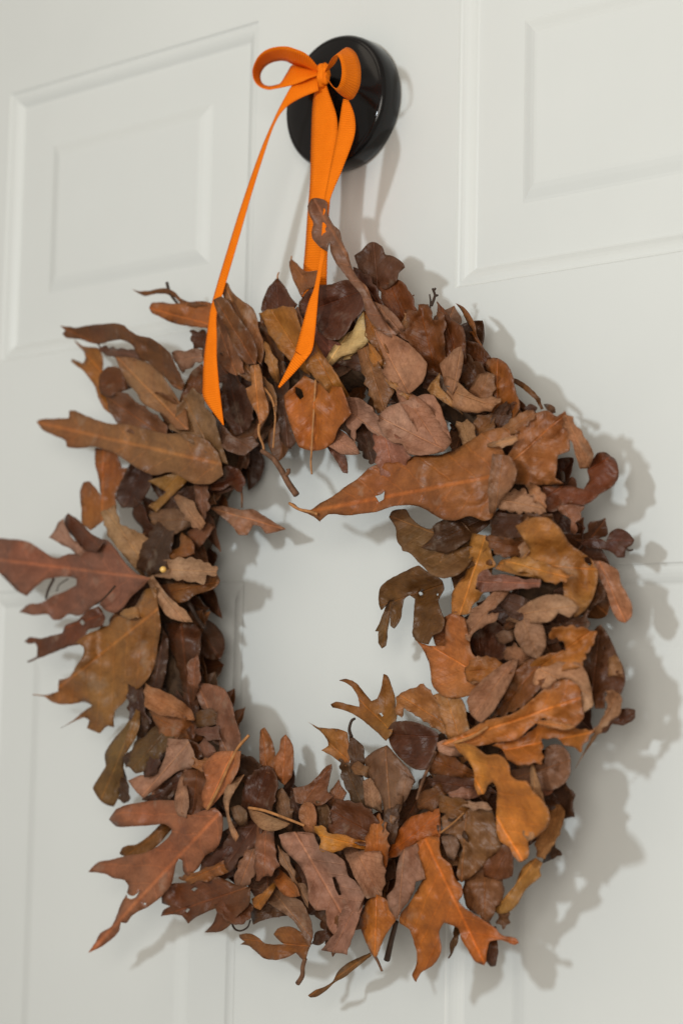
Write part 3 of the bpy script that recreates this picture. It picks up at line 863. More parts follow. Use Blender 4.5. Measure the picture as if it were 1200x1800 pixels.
leaf('J', [(560,380),(700,370),(850,300),(860,420),(780,460),(620,440)], (78,48,30), 7.8)
leaf('J', [(590,470),(600,420),(760,405),(840,425),(910,440),(890,520),(830,620),(800,690),(720,690),(590,700),(560,630),(580,560),(690,572),(690,530),(640,490)], (174,106,40), 9.0)
leaf('J', [(460,800),(490,710),(600,670),(710,650),(810,680),(850,760),(880,870),(890,950),(820,1020),(780,960),(800,860),(720,770),(640,780),(560,840),(500,860)], (188,150,122), 9.2, under=True)
leaf('Z', [(775,1308),(782,1303),(820,1285),(853,1267),(900,1255),(940,1225),(970,1200),(1000,1191),(1022,1195),(1020,1225),(1025,1262),(1008,1278),(980,1275),(955,1262),(930,1280),(908,1300),(870,1305),(850,1310),(820,1312),(800,1312),(785,1312)], (180,112,54), 9.6, 9.0, (782,1307), (1010,1230), fold=-0.3)
leaf('J', [(0,920),(60,830),(190,770),(260,790),(270,850),(230,930),(170,1020),(100,1080),(40,1040)], (154,114,94), 9.4, under=True)
leaf('J', [(230,780),(340,740),(440,780),(480,880),(400,960),(280,1020),(160,1060),(220,960),(270,860)], (120,72,36), 8.8)
leaf('J', [(800,650),(870,540),(900,420),(940,390),(1000,480),(1050,590),(1100,700),(1110,800),(1080,880),(970,870),(970,980),(900,980),(850,780)], (86,48,24), 7.4, 6.0, (880,900), (940,400), holes=([(958,555),(968,545),(976,558),(966,572)],))
leaf('J', [(1020,620),(1090,680),(1100,760),(1040,750),(990,760)], (158,120,86), 7.2)
leaf('J', [(970,850),(1080,870),(1080,1010),(1000,1080),(900,1160),(860,1200),(930,1080),(980,980)], (170,132,102), 7.8, under=True)
leaf('J', [(1040,1000),(1110,980),(1180,990),(1180,1050),(1100,1100),(1020,1090),(980,1150),(920,1160),(940,1110)], (104,58,34), 5.4, 4.6, (960,1130), (1180,1010))
leaf('L', [(450,240),(560,200),(700,160),(800,90),(900,110),(1050,120),(1160,130),(1200,100),(1130,200),(1080,280),(980,240),(900,190),(810,200),(815,370),(740,370),(660,380),(560,340),(540,280)], (174,100,40), 8.8, 8.0)
leaf('L', [(800,80),(900,70),(1040,110),(1000,130),(900,120)], (195,135,85), 9.3)
leaf('L', [(190,235),(270,225),(340,250),(420,310),(490,305),(550,340),(580,400),(585,450),(640,490),(700,495),(740,560),(800,620),(850,690),(860,760),(830,830),(770,880),(710,920),(715,1000),(700,1040),(650,1060),(610,1020),(580,960),(520,920),(490,850),(485,740),(490,640),(490,540),(460,495),(430,520),(400,580),(360,590),(335,530),(330,430),(290,350),(230,290)], (192,124,48), 10.0, 9.4, (200,240), (670,1050), fold=0.25, cup=-0.03)
leaf('L', [(700,530),(740,560),(800,620),(830,680),(820,760),(770,880),(710,915),(670,860),(700,760),(720,640)], (172,140,104), 10.3, under=True)
leaf('L', [(600,370),(700,380),(820,370),(830,260),(900,230),(960,250),(1000,310),(1000,450),(960,510),(860,560),(790,540),(720,500),(640,480)], (134,98,80), 7.8)
leaf('L', [(800,570),(900,520),(980,510),(1020,560),(1030,740),(960,760),(870,730),(830,650)], (58,34,20), 6.6)
leaf('L', [(800,560),(860,530),(900,540),(850,590),(810,590)], (165,105,85), 7.8)
leaf('L', [(770,880),(830,780),(880,790),(930,820),(930,880),(900,920),(820,1040),(780,1030),(760,950)], (178,126,66), 8.2, under=True)
leaf('L', [(860,960),(900,940),(945,1010),(850,1035)], (70,44,24), 6.4)
leaf('O', [(655,470),(700,440),(760,370),(820,300),(850,220),(880,170),(960,110),(1010,150),(990,200),(1000,240),(940,290),(880,350),(840,430),(780,490),(700,505)], (172,124,64), 7.8, 7.0, (960,130), (680,490), fold=0.35, rim=0.05)
leaf('O', [(700,500),(770,490),(775,580),(730,610),(690,560)], (120,84,58), 6.8)
leaf('J', [(-60,500),(-40,360),(60,300),(140,330),(260,420),(270,620),(120,690),(-20,650)], (64,32,18), 6.6, 6.2, (100,660), (80,310))  # added leaf, its dark colour stands in for the shaded interior
leaf('I', [(560,480),(700,440),(820,330),(860,460),(820,620),(700,680),(600,640)], (112,72,34), 6.8, 6.2, (840,600), (580,490))
leaf('I', [(430,900),(520,820),(600,780),(680,840),(700,1000),(600,1060),(470,1040)], (140,82,44), 6.8, 6.2, (680,980), (440,920))
# lower right and bottom
leaf('M', [(700,150),(860,60),(1060,100),(1090,230),(1120,340),(1080,400),(980,500),(900,570),(840,605),(810,560),(830,440),(850,360),(780,270),(720,260)], (126,88,54), 9.0, 8.4, (880,90), (840,600), fold=-0.3)
leaf('M', [(700,150),(800,160),(860,240),(900,340),(840,440),(800,330),(700,280)], (70,46,30), 8.4)
leaf('M', [(1000,470),(1080,400),(1150,330),(1190,420),(1200,560),(1100,590),(1000,560)], (116,66,40), 8.4)
leaf('M', [(850,650),(950,590),(1100,570),(1140,700),(1060,830),(1050,920),(960,840),(870,760)], (126,82,54), 8.0)
leaf('Z', [(730,1482),(752,1470),(772,1472),(775,1505),(792,1520),(800,1545),(810,1555),(812,1572),(805,1585),(815,1595),(845,1615),(870,1632),(880,1643),(907,1650),(911,1657),(905,1661),(880,1652),(860,1655),(855,1675),(853,1692),(850,1697),(835,1690),(822,1670),(810,1650),(805,1632),(790,1625),(780,1622),(771,1637),(775,1665),(772,1680),(760,1697),(740,1709),(730,1726),(724,1715),(732,1695),(731,1670),(725,1650),(720,1635),(702,1622),(703,1607),(718,1590),(735,1560),(745,1540),(738,1510)], (180,98,32), 9.4, 8.2, (748,1475), (850,1690), fold=-0.2)
leaf('O', [(630,700),(690,695),(697,780),(680,870),(650,877),(615,840)], (84,46,24), 8.0)
leaf('M', [(430,260),(480,150),(560,120),(690,80),(695,220),(690,290),(600,290),(500,350),(430,320)], (172,88,28), 9.0)
leaf('M', [(390,500),(430,380),(530,330),(560,440),(590,580),(520,600),(510,660),(470,740),(420,800),(395,870),(340,800),(320,700),(370,640)], (150,104,92), 10.0, 9.6, (440,370), (400,860), under=True, fold=-0.35)
leaf('M', [(180,740),(250,690),(330,740),(380,870),(330,940),(280,1040),(245,1130),(220,1120),(180,1040),(140,940),(130,850)], (186,106,38), 8.9, 8.2, (250,700), (235,1125))
leaf('M', [(150,330),(230,150),(260,120),(310,190),(340,330),(330,385),(250,390),(180,350)], (172,92,32), 9.2)
leaf('M', [(290,190),(330,80),(400,60),(400,200),(350,330)], (80,56,42), 8.8)
leaf('N', [(600,400),(660,400),(700,450),(770,460),(850,480),(940,490),(920,540),(800,560),(740,610),(690,590),(650,560),(640,500)], (202,132,44), 9.6)
leaf('N', [(700,440),(720,300),(760,220),(850,230),(960,260),(1000,340),(990,430),(960,500),(780,500)], (98,48,18), 9.0)
leaf('N', [(360,470),(440,450),(600,460),(650,560),(760,610),(820,660),(850,760),(900,800),(960,900),(930,980),(910,1080),(880,1180),(760,1190),(700,1100),(690,1000),(620,1000),(570,930),(560,800),(510,690),(440,620),(390,560)], (154,112,104), 9.4, 8.4, (480,460), (880,1160), under=True, fold=0.3, holes=([(735,770),(755,765),(785,830),(800,890),(780,895),(755,840)],))
leaf('P', [(980,360),(990,480),(940,640),(915,712),(880,705),(780,690),(740,680),(800,600),(840,560),(860,440)], (160,118,112), 8.8, under=True)
leaf('P', [(760,400),(850,390),(870,480),(830,560),(790,540)], (110,66,24), 8.6)
leaf('N', [(830,640),(950,650),(1100,610),(1110,760),(1080,900),(980,920),(900,780)], (160,118,100), 9.1, under=True)
leaf('N', [(190,480),(330,480),(340,600),(360,690),(310,750),(200,790),(190,690)], (144,96,76), 9.0)
leaf('N', [(50,760),(100,640),(190,560),(200,720),(130,840),(60,890)], (138,104,88), 8.8)
leaf('N', [(0,500),(100,440),(210,470),(170,570),(80,640),(20,740),(-30,640)], (88,54,44), 8.2)
leaf('N', [(145,290),(230,310),(330,350),(440,390),(400,420),(310,445),(240,430),(180,370)], (160,126,94), 9.6, 9.4, (440,395), (150,290), under=True)
leaf('N', [(500,330),(520,260),(570,235),(610,270),(625,340),(600,410),(540,400)], (165,112,80), 9.2)
leaf('Y', [(620,620),(720,600),(800,530),(850,470),(895,450),(880,540),(860,640),(900,680),(820,740),(720,740),(640,720)], (126,78,54), 8.4, 7.2, (700,720), (890,455))
leaf('Y', [(860,660),(920,590),(940,560),(960,610),(1000,650),(960,720),(880,720)], (140,92,66), 8.0)
leaf('Y', [(385,350),(395,210),(420,195),(460,260),(490,350),(490,440),(460,520),(390,500)], (150,86,44), 7.2, 6.4, (440,510), (405,200))
leaf('Y', [(520,360),(540,270),(570,245),(610,300),(625,400),(610,540),(560,600),(500,540),(480,420)], (160,92,54), 7.6, 6.6, (550,580), (570,250))
leaf('Y', [(290,560),(380,480),(450,460),(510,540),(500,680),(480,760),(380,770),(280,750)], (72,36,18), 8.2)
leaf('Y', [(250,400),(320,400),(400,460),(360,520),(290,540),(240,480)], (60,38,24), 7.2)
leaf('Y', [(280,525),(230,610),(180,700),(170,800),(200,880),(240,960),(215,1000),(180,930),(150,800),(130,700),(160,600),(220,550)], (178,142,114), 9.7, 9.4, (275,530), (220,995), under=True)
leaf('Y', [(180,760),(240,740),(290,780),(270,860),(210,850)], (120,96,74), 8.9)
leaf('Y', [(580,660),(615,740),(590,830),(500,800),(490,640),(540,620)], (120,88,66), 8.5)
leaf('Y', [(600,640),(660,680),(680,800),(640,830),(600,780)], (50,28,18), 7.8)
leaf('Y', [(780,720),(840,720),(880,800),(860,900),(800,860)], (104,74,50), 8.6)
leaf('Y', [(725,155),(790,190),(860,200),(940,205),(1000,230),(1010,300),(1020,420),(990,470),(900,400),(820,355),(870,320),(860,280),(820,230)], (160,106,50), 6.8, 5.6, (1000,420), (730,160))
leaf('Y', [(1010,250),(1060,270),(1110,330),(1120,420),(1080,470),(1010,450)], (80,58,42), 7.4)
leaf('Y', [(950,420),(1010,450),(1110,540),(1115,740),(1050,720),(1000,640),(960,540)], (82,60,40), 7.2)
leaf('Y', [(1020,480),(1080,430),(1150,470),(1140,540),(1060,525)], (135,98,66), 7.9)
leaf('K', [(350,640),(440,600),(520,690),(600,780),(640,860),(560,950),(540,1050),(480,1160),(430,1110),(400,960),(320,820),(280,700)], (122,90,70), 8.6, 8.8, (430,620), (470,1150))
leaf('K', [(510,860),(560,800),(630,850),(590,940),(540,960)], (138,118,104), 9.1)
leaf('K', [(270,850),(320,830),(390,920),(410,1000),(300,990),(270,1040)], (172,128,102), 8.3, under=True)
leaf('K', [(440,500),(480,440),(600,430),(720,470),(800,520),(790,600),(760,680),(720,770),(640,770),(540,700),(470,610)], (76,34,14), 9.0, 8.4, (790,540), (450,520))
leaf('K', [(45,310),(80,295),(160,310),(245,330),(240,270),(200,200),(150,160),(105,145),(150,135),(220,160),(280,230),(330,290),(370,270),(400,190),(415,100),(440,110),(470,180),(495,260),(500,340),(510,400),(490,450),(470,520),(430,570),(380,520),(300,450),(220,390),(130,350),(60,335)], (146,94,36), 8.2, 6.2, (460,490), (105,140), holes=([(385,375),(400,370),(415,395),(405,400)],))
leaf('K', [(500,260),(560,220),(640,190),(700,160),(730,210),(780,260),(800,340),(840,480),(800,490),(720,450),(640,390),(560,340),(545,410),(510,390)], (168,112,64), 7.8)
leaf('K', [(770,250),(900,220),(960,270),(1000,400),(980,520),(900,560),(840,490),(810,360)], (172,122,74), 8.2)
leaf('K', [(750,660),(850,630),(950,720),(1020,810),(900,820),(780,800),(720,780)], (122,68,24), 8.9)
leaf('K', [(720,840),(830,800),(1000,830),(1040,920),(860,940),(750,890)], (86,48,32), 8.6)
leaf('K', [(860,940),(960,900),(1030,900),(1020,970),(930,985)], (145,104,92), 9.0)
leaf('K', [(680,940),(760,890),(830,900),(820,1000),(780,1060),(660,1040),(640,980)], (112,66,28), 8.8)
leaf('K', [(800,960),(900,960),(990,1000),(1000,1090),(900,1110),(820,1070)], (122,76,26), 8.9)
leaf('K', [(790,580),(850,560),(910,590),(920,650),(860,670),(800,640)], (188,146,128), 9.3)
leaf('L', [(250,640),(350,638),(430,645),(460,690),(340,695)], (168,146,130), 9.4, under=True)
leaf('M', [(700,300),(780,280),(830,340),(790,450),(750,430)], (130,106,92), 8.8)
leaf('M', [(770,950),(830,960),(800,1060),(750,1140)], (92,62,24), 6.2)
# left
leaf('Q', [(0,185),(60,190),(130,195),(200,210),(270,250),(340,300),(400,325),(480,295),(560,290),(600,230),(680,190),(760,200),(820,270),(900,380),(960,430),(1060,465),(1000,530),(920,600),(860,680),(800,710),(740,690),(700,650),(740,600),(690,640),(620,690),(560,730),(480,720),(430,755),(380,760),(340,720),(240,725),(140,705),(200,650),(290,640),(370,590),(450,560),(540,510),(540,470),(480,455),(400,460),(310,480),(250,530),(190,590),(130,560),(60,490),(0,430),(-60,380),(-70,260)], (138,90,78), 9.2, 6.2, (1060,465), (-40,330), fold=-0.25, step=9)
leaf('Q', [(455,100),(460,40),(480,10),(530,40),(580,80),(640,150),(740,200),(680,280),(580,260),(520,180)], (98,50,32), 8.4, 7.0, (700,240), (480,15))
leaf('Q', [(340,180),(390,110),(450,40),(470,120),(520,190),(590,240),(540,270),(460,240),(380,200)], (166,128,120), 8.0, under=True)
leaf('Q', [(175,910),(210,880),(280,890),(360,870),(440,850),(460,800),(550,760),(620,690),(700,660),(740,740),(720,800),(620,830),(580,920),(480,950),(400,980),(260,1035),(200,1060),(195,1048),(260,1022),(265,960),(250,920),(200,925)], (106,54,34), 7.8, 6.0, (700,730), (190,910), holes=([(560,775),(580,755),(600,775),(585,800)],))
leaf('U', [(860,30),(940,0),(950,120),(970,300),(950,420),(940,520),(900,620),(850,690),(760,760),(700,830),(650,880),(640,930),(645,995),(600,985),(540,1035),(455,1000),(470,940),(430,925),(340,965),(270,1000),(350,950),(420,890),(490,840),(440,815),(350,830),(260,830),(200,810),(160,780),(70,765),(170,768),(250,740),(255,660),(330,640),(380,560),(430,480),(430,430),(370,400),(450,340),(540,300),(560,280),(600,280),(640,230),(720,190),(800,130)], (148,102,54), 8.8, 6.6, (930,180), (170,780), fold=-0.2, wave=1.6, step=9)
leaf('U', [(680,190),(760,150),(830,180),(800,230),(700,220)], (160,122,78), 9.2)
leaf('S', [(310,680),(400,645),(480,645),(600,690),(640,710),(650,760),(580,770),(550,825),(440,805),(310,790)], (180,142,114), 8.6, under=True)
leaf('S', [(245,850),(270,815),(310,920),(380,980),(430,1020),(475,1095),(400,1090),(310,1060),(245,980)], (186,150,122), 8.9, under=True)
leaf('S', [(290,800),(400,810),(540,825),(580,780),(640,755),(665,800),(640,850),(560,880),(480,910),(440,950),(380,950),(310,880)], (130,76,34), 7.9)
leaf('S', [(590,285),(700,280),(810,305),(890,300),(980,350),(1060,400),(1130,440),(1060,460),(990,470),(950,420),(900,410),(860,480),(800,480),(760,430),(700,370)], (152,116,98), 5.6, 4.4, (590,290), (1130,440))
leaf('S', [(690,0),(780,10),(830,60),(840,130),(815,175),(740,145),(650,165),(590,150),(640,110),(700,60)], (86,36,16), 7.2)
leaf('R', [(330,540),(440,310),(520,330),(580,400),(560,500),(480,600),(380,610)], (44,24,18), 6.9)
leaf('R', [(560,420),(700,400),(810,390),(800,470),(720,540),(620,640),(560,600),(690,500)], (150,104,46), 7.8)
leaf('R', [(190,190),(330,200),(380,330),(420,330),(390,420),(330,520),(340,620),(250,700),(160,770),(100,720),(95,620),(85,500),(110,430),(150,425),(190,470),(230,520),(215,400),(190,300)], (150,86,36), 7.2, 6.0, (240,700), (250,220))
leaf('R', [(230,640),(340,590),(370,720),(450,760),(550,780),(500,920),(440,990),(350,900),(290,820)], (164,130,92), 8.4, under=True)
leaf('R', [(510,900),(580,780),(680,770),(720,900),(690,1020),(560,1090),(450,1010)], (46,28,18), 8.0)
leaf('R', [(670,900),(780,880),(800,780),(860,820),(895,940),(800,960),(700,970)], (136,82,34), 8.2)
leaf('R', [(790,600),(900,590),(940,680),(975,720),(920,775),(850,720)], (154,116,90), 8.6, under=True)
leaf('R', [(850,760),(960,710),(1030,740),(980,820),(940,892),(900,840)], (118,70,46), 8.0)
leaf('R', [(880,440),(985,440),(980,650),(940,700),(900,580)], (118,82,66), 7.9)
leaf('R', [(560,650),(760,600),(820,700),(740,790),(620,790)], (120,88,66), 8.0)
leaf('R', [(780,480),(900,440),(920,580),(800,600),(720,600)], (52,30,20), 7.2)
leaf('R', [(1000,420),(1100,300),(1200,330),(1190,470),(1080,490)], (60,30,20), 6.8)
leaf('V', [(360,60),(540,60),(610,100),(605,300),(600,480),(600,700),(560,900),(500,800),(480,500),(420,300),(370,200)], (86,46,26), 7.4)
leaf('V', [(330,80),(380,160),(370,400),(300,520),(240,480),(300,300)], (52,30,20), 7.6)
leaf('V', [(520,350),(590,280),(610,440),(560,520)], (124,84,66), 7.9)
leaf('V', [(560,480),(680,490),(770,520),(830,620),(850,720),(890,850),(890,930),(840,990),(740,990),(740,850),(720,780),(730,690),(620,660)], (130,92,78), 8.0, 7.0, (800,970), (590,480))
leaf('V', [(600,680),(680,660),(740,690),(720,770),(660,790),(590,770)], (98,64,28), 8.2)
leaf('V', [(610,820),(740,780),(750,880),(700,890)], (112,78,70), 8.5)
leaf('V', [(590,920),(640,870),(715,940),(700,990),(610,1000)], (128,96,86), 8.7)
leaf('V', [(220,490),(300,520),(400,560),(450,600),(440,670),(380,690),(280,690),(220,640)], (168,116,78), 9.1, under=True)
leaf('V', [(250,680),(380,690),(480,700),(505,800),(430,870),(340,870),(290,760)], (136,82,44), 8.7)
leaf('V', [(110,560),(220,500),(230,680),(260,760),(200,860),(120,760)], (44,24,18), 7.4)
leaf('W', [(340,690),(430,650),(540,640),(600,520),(620,390),(700,400),(760,400),(800,480),(810,540),(790,600),(700,620),(600,690),(520,760),(450,812),(420,790)], (164,128,116), 8.9, 8.2, (760,430), (440,800), under=True)
leaf('W', [(340,590),(360,480),(420,400),(520,350),(590,400),(605,460),(560,540),(480,620),(400,630)], (98,72,36), 9.2, fold=-0.5)
leaf('W', [(470,560),(540,470),(570,540),(540,640),(450,670)], (66,40,34), 9.3)
leaf('W', [(95,740),(140,660),(185,580),(180,500),(240,400),(310,320),(350,260),(400,280),(410,350),(370,420),(320,500),(310,600),(310,700),(280,800),(240,870),(190,860),(140,820)], (116,88,48), 7.6, 6.2, (380,280), (150,830), fold=-0.4)
leaf('W', [(275,740),(320,690),(350,760),(352,840),(290,845)], (62,42,28), 6.8)
leaf('W', [(330,380),(380,250),(415,340),(330,500),(310,490)], (150,114,68), 8.4)
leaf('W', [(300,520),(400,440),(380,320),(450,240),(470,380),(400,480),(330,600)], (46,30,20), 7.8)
leaf('W', [(560,200),(700,380),(830,420),(870,520),(800,560),(740,420),(620,380)], (90,50,26), 8.3)
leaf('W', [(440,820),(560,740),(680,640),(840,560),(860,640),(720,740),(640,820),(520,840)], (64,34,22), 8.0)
leaf('W', [(1135,480),(1120,600),(1070,700),(1000,790),(900,900),(870,870),(860,780),(890,680),(860,590),(960,490),(1060,480)], (184,112,76), 9.8, 9.4, (1090,460), (890,900), fold=0.45)
leaf('W', [(720,680),(880,640),(900,700),(880,870),(820,950),(760,940),(740,800)], (110,60,36), 8.8)
leaf('W', [(780,480),(860,540),(960,500),(900,600),(860,640),(800,560)], (165,105,62), 9.2)
leaf('W', [(665,840),(730,730),(770,850),(750,950),(690,930)], (160,122,106), 9.7, under=True)
leaf('X', [(210,160),(260,90),(330,60),(440,40),(560,25),(660,30),(700,100),(780,130),(860,100),(950,80),(1000,130),(1000,270),(960,370),(880,420),(830,510),(760,560),(730,520),(725,450),(700,440),(680,470),(665,540),(650,610),(580,700),(490,770),(380,830),(330,890),(290,882),(275,950),(220,1010),(140,1065),(60,1100),(110,1030),(150,960),(225,915),(265,830),(300,740),(330,690),(345,630),(320,590),(240,575),(180,545),(60,530),(130,465),(220,445),(330,415),(450,400),(520,370),(600,310),(640,270),(650,230),(600,195),(520,200),(400,210),(260,210)], (156,96,72), 9.4, 6.8, (960,140), (90,1080), fold=-0.15, step=9, holes=([(325,670),(345,690),(370,700),(395,688),(425,655),(400,705),(365,722),(335,712)],[(450,755),(462,745),(472,757),(458,765)]))
leaf('X', [(280,400),(300,360),(400,335),(470,290),(530,200),(590,210),(570,290),(510,380),(420,430),(300,415)], (126,88,44), 6.6)
leaf('X', [(580,690),(640,620),(800,600),(950,560),(1100,620),(1200,640),(1190,760),(1100,850),(1060,900),(990,950),(880,955),(940,890),(975,780),(880,820),(800,860),(765,895),(720,840),(640,830),(575,845),(590,800),(640,770),(580,750)], (106,58,32), 7.8, 6.6, (1150,650), (590,835), holes=([(785,655),(810,640),(832,645),(805,668)],[(742,805),(760,785),(778,795),(760,818)]))
leaf('X', [(700,560),(800,530),(900,500),(1000,420),(1020,520),(940,580),(820,610),(720,600)], (150,92,46), 8.2)
leaf('X', [(840,430),(960,370),(1030,300),(1100,420),(1080,560),(940,600),(860,540)], (62,34,26), 8.0)
leaf('N', [(-60,900),(0,900),(150,920),(175,1010),(120,1090),(60,1100),(0,1080)], (106,58,34), 7.6)
leaf('N', [(150,980),(260,950),(350,1000),(380,1040),(280,1060),(180,1100)], (92,66,46), 6.6)
leaf('P', [(165,570),(240,565),(290,590),(340,630),(400,640),(480,640),(440,610),(405,570),(430,530),(520,515),(600,560),(660,640),(640,700),(625,760),(590,730),(560,700),(500,730),(420,750),(340,740),(280,690),(230,650),(170,640),(200,620),(165,590)], (140,86,40), 7.0, 6.0, (640,650), (170,600))
leaf('P', [(410,380),(540,350),(620,360),(680,560),(660,660),(600,560),(540,470),(430,440)], (130,102,84), 7.6)
leaf('P', [(440,230),(500,160),(560,220),(590,300),(520,310),(460,280)], (160,88,34), 8.2)
leaf('N', [(170,920),(240,880),(320,820),(300,900),(230,1000),(190,980)], (168,106,42), 7.9)
leaf('N', [(350,540),(440,640),(500,800),(560,830),(570,990),(500,880),(430,760),(370,650)], (140,112,92), 9.0, under=True)
leaf('P', [(670,640),(700,560),(800,540),(800,600),(720,640)], (64,36,22), 6.4)
leaf('P', [(645,1000),(700,960),(780,930),(820,900),(850,840),(920,775),(1080,700),(1088,720),(1000,790),(900,870),(832,908),(775,962),(700,1010),(660,1012)], (130,92,44), 5.4, 4.8, (1085,710), (650,1005))


# ---------------------------------------------------------------- twigs and stalks
def stalk(name, tile, pts, r, material, taper=0.7):
    ox, oy = TILE[tile]
    P = [at(ox + x / 4, oy + y / 4, d * DK / 100) for x, y, d in pts]
    n = len(P)
    rr = [0.72 * r / 1000 * (1 - (1 - taper) * i / (n - 1)) for i in range(n)]
    return tube(name, P, rr, material, wreath)


stalk('twig', 'D', [(40,850,8.6),(120,905,8.5),(180,990,8.2),(230,1080,8.0),(285,1160,7.8)], 2.2, M_TWIG, 1.4)
stalk('twig', 'D', [(205,1030,8.1),(228,1000,8.3),(226,975,8.4)], 1.6, M_TWIG, 1.2)
stalk('stem', 'B', [(905,1060,8.7),(900,1130,8.6),(930,1210,8.5),(935,1260,8.5)], 1.4, M_STEM)
stalk('stem', 'B', [(930,800,9.0),(990,880,9.1),(1015,990,9.0),(1010,1100,8.9),(1000,1230,8.7)], 1.2, M_STEM)
stalk('stem', 'D', [(420,350,9.5),(405,600,9.4),(390,850,9.1),(385,940,8.9),(392,1015,8.8)], 1.1, M_STEM)
stalk('stem', 'C', [(150,640,6.9),(152,615,6.8),(160,595,6.7)], 0.9, M_STEM)
stalk('twig', 'E', [(420,260,6.6),(425,200,6.4),(418,150,6.3)], 0.9, M_DARK)
stalk('twig', 'E', [(430,230,6.5),(450,180,6.3),(455,150,6.2),(440,110,6.1)], 1.4, M_DARK)
stalk('twig', 'E', [(455,160,6.2),(478,155,6.1)], 1.2, M_DARK)
stalk('twig', 'E', [(445,125,6.2),(462,105,6.1)], 1.2, M_DARK)
stalk('twig', 'B', [(330,215,6.0),(280,150,6.0),(262,100,6.0),(255,68,5.9)], 1.3, M_DARK, 1.3)
stalk('twig', 'G', [(835,670,6.0),(832,630,5.8),(825,605,5.7)], 1.7, M_DARK, 1.3)
stalk('stem', 'F', [(230,815,9.6),(180,797,9.4),(100,780,9.3),(35,738,9.2)], 1.5, M_STEM, 0.9)
stalk('stem', 'W', [(900,890,10.0),(980,740,10.1),(1060,560,10.1),(1120,450,10.0),(1190,370,9.8)], 1.5, M_STEM, 0.9)
stalk('stem', 'N', [(150,280,9.8),(260,300,9.9),(400,350,9.9),(540,405,9.7)], 1.4, M_STEM, 0.8)
stalk('stem', 'K', [(190,540,7.8),(175,490,7.6),(190,430,7.4),(215,412,7.3)], 1.6, M_DARK, 0.7)
stalk('stem', 'L', [(190,225,9.9),(320,180,9.9),(430,110,9.8)], 1.6, M_STEM, 0.7)
stalk('stem', 'P', [(625,740,7.0),(608,800,6.9),(605,860,6.8),(572,915,6.7)], 1.9, M_TWIG, 1.2)
stalk('stem', 'M', [(230,1115,8.2),(255,1160,8.0),(285,1230,7.8)], 1.4, M_TWIG, 0.7)
stalk('stem', 'M', [(385,880,7.6),(350,1010,7.2),(318,1150,6.8)], 2.0, M_DARK, 1.4)
stalk('stem', 'X', [(1070,890,6.8),(1090,930,6.7),(1130,945,6.7),(1180,920,6.8),(1200,870,7.0)], 1.0, M_DARK)
stalk('stem', 'S', [(815,165,7.2),(822,220,7.0),(820,290,6.8)], 1.2, M_TWIG)
stalk('twig', 'S', [(400,900,7.4),(460,980,7.2),(500,1060,7.0),(560,1140,6.8)], 2.0, M_DARK, 0.9)
stalk('stem', 'Q', [(380,470,6.6),(340,550,6.4),(325,610,6.2)], 1.5, M_DARK)
stalk('stem', 'Q', [(480,470,6.2),(420,510,5.9),(400,560,5.7)], 0.7, M_DARK)
stalk('stem', 'Q', [(810,520,9.4),(740,600,9.3),(680,650,9.0)], 1.0, M_DARK)
stalk('twig', 'K', [(780,640,9.2),(720,780,9.3),(680,880,9.2),(650,980,9.0)], 1.7, M_TWIG)
stalk('stem', 'U', [(170,772,6.6),(120,768,6.5),(75,763,6.4)], 0.6, M_STEM)
stalk('stem', 'M', [(690,260,9.0),(780,190,9.3),(860,115,9.3)], 0.8, M_STEM)
stalk('stem', 'C', [(245,515,6.9),(250,480,6.8)], 0.8, M_STEM)
stalk('stem', 'H', [(800,740,4.8),(820,750,4.7),(845,745,4.7)], 1.0, M_DARK)
b_ = at(287, 1001, 0.066)
blob('bead', b_, (0.0022, 0.0022, 0.0022), wreath, M_GOLD, 2, 0.05)


# ---------------------------------------------------------------- the leaves underneath, packed round the ring
def oak_outline(kind, rng):
    """half-width along the midrib, unit length"""
    pts = []
    n = 26
    for i in range(n + 1):
        u = i / n
        if kind == 0:   wv = 0.20 * math.sin(math.pi * u ** 0.9) * (1 + 0.55 * math.sin(u * 22 + 0.5))
        elif kind == 1: wv = 0.24 * math.sin(math.pi * u ** 1.2) ** 0.9 * (1 + 0.28 * math.sin(u * 17))
        elif kind == 2: wv = 0.22 * math.sin(math.pi * u ** 1.4) ** 0.8
        else:           wv = 0.17 * math.sin(math.pi * u ** 0.8)
        pts.append((u, max(wv, 0.004)))
    return pts


def leaf_proto(kind):
    rng = random.Random(500 + kind)
    prof = oak_outline(kind % 4, rng)
    bend, foldv = rng.uniform(-0.5, 0.7), rng.choice((-1, 1)) * rng.uniform(0.2, 0.6)
    vs, fs, uv = [], [], []
    nv = 8
    for i, (u, hw) in enumerate(prof):
        for j in range(nv + 1):
            s = 2 * j / nv - 1
            v = s * hw
            ang = bend * u
            z = foldv * abs(v) + 0.5 * bend * u * u * 0.6 + 0.035 * noise.noise(Vector((u * 6, v * 9, kind * 3.3)))
            vs.append((u * (1 - 0.12 * abs(ang)), v, z))
            uv.append((u, v))
    for i in range(len(prof) - 1):
        for j in range(nv):
            q = i * (nv + 1) + j
            fs.append((q, q + nv + 1, q + nv + 2, q + 1))
    return vs, fs, uv


PROTO = []
for k in range(8):
    vs, fs, uv = leaf_proto(k)
    me = bpy.data.meshes.new('leaf')
    me.from_pydata(vs, [], fs)
    me.materials.append(M_LEAF); me.materials.append(M_UNDER)
    ul = me.uv_layers.new(name='leaf')
    for lp in me.loops: ul.data[lp.index].uv = uv[lp.vertex_index]
    me.polygons.foreach_set('use_smooth', [True] * len(me.polygons))
    PROTO.append(me)

rng = random.Random(77)
BROWNS = [(104,62,36), (118,72,42), (92,54,32), (128,84,56), (116,80,64), (98,54,28), (134,88,54), (84,48,30), (128,96,76)]


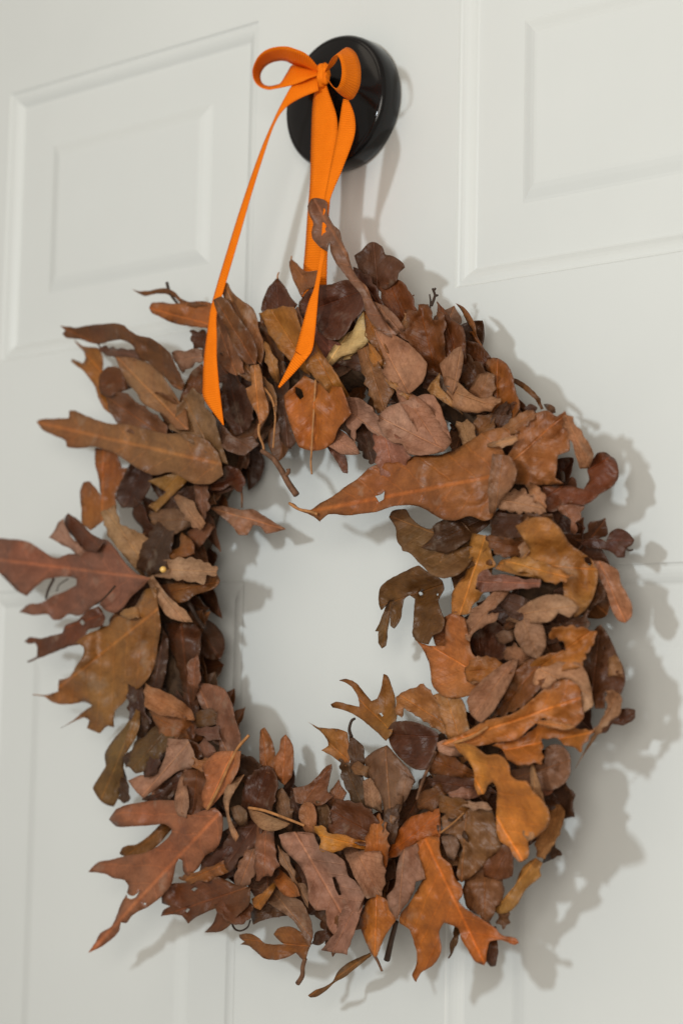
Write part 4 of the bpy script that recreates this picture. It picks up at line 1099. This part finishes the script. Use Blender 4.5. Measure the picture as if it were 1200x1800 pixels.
def packed_spot(i, n, lo, hi):
    a = 2 * math.pi * (i + rng.uniform(-0.5, 0.5)) / n
    rad = Vector((math.cos(a), 0, math.sin(a)))
    tan = Vector((-math.sin(a), 0, math.cos(a)))
    out = rng.random() < 0.6
    fan = rng.uniform(-1.0, 1.0)
    s = rng.uniform(0.050, 0.068) if out else rng.uniform(0.040, 0.052)
    if 0.15 < a < 1.45: s *= 0.72
    dirv = (rad * (1 if out else -1) * rng.uniform(0.35, 1.0) + tan * fan * 1.1).normalized()
    dirv = (dirv + Vector((0, -1, 0)) * rng.uniform(-0.25, 0.35)).normalized()
    up = (Vector((0, -1, 0)) + Vector((rng.uniform(-.6, .6), 0, rng.uniform(-.6, .6)))).normalized()
    z = (up - dirv * up.dot(dirv)).normalized()
    y = z.cross(dirv)
    p = WC * 1.0
    p.y = -rng.uniform(lo, hi)
    p = p + rad * (WR + rng.uniform(-0.012, 0.014)) - dirv * s * 0.12
    mt = Matrix((dirv, y, z)).transposed().to_4x4() @ Matrix.Diagonal((s, s, s, 1))
    mt.translation = p
    return mt


NFILL = 54
for i in range(NFILL):
    mt = packed_spot(i, NFILL, 0.034, 0.043)
    mt.translation -= Vector(wreath.location)
    o = bpy.data.objects.new('leaf', PROTO[rng.randrange(8)])
    col.objects.link(o)
    o.parent = wreath
    o.matrix_local = mt
    solid(o, 0.008, 1)
    o.color = (*(0.85 * v for v in gamma_up(rng.choice(BROWNS))), 1)  # colour darkened to paint in shade between the front leaves

# the rest, deep in the wreath, too many to tell apart
vs, fs, uv, tint = [], [], [], []
NP = 230
for i in range(NP):
    mt = packed_spot(i, NP, 0.018, 0.036)
    pv, pf, pu = leaf_proto(rng.randrange(8))
    k = len(vs)
    vs += [mt @ Vector(v) for v in pv]
    fs += [tuple(q + k for q in f) for f in pf]
    uv += pu
    tint += [(*(0.75 * v for v in gamma_up(rng.choice(BROWNS))), 1)] * len(pv)  # darkened further, gap shade put into the leaf colour
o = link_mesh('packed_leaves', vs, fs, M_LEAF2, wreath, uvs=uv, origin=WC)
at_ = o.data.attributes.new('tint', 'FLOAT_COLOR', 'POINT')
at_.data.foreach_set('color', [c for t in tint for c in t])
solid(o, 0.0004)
o['kind'] = 'stuff'
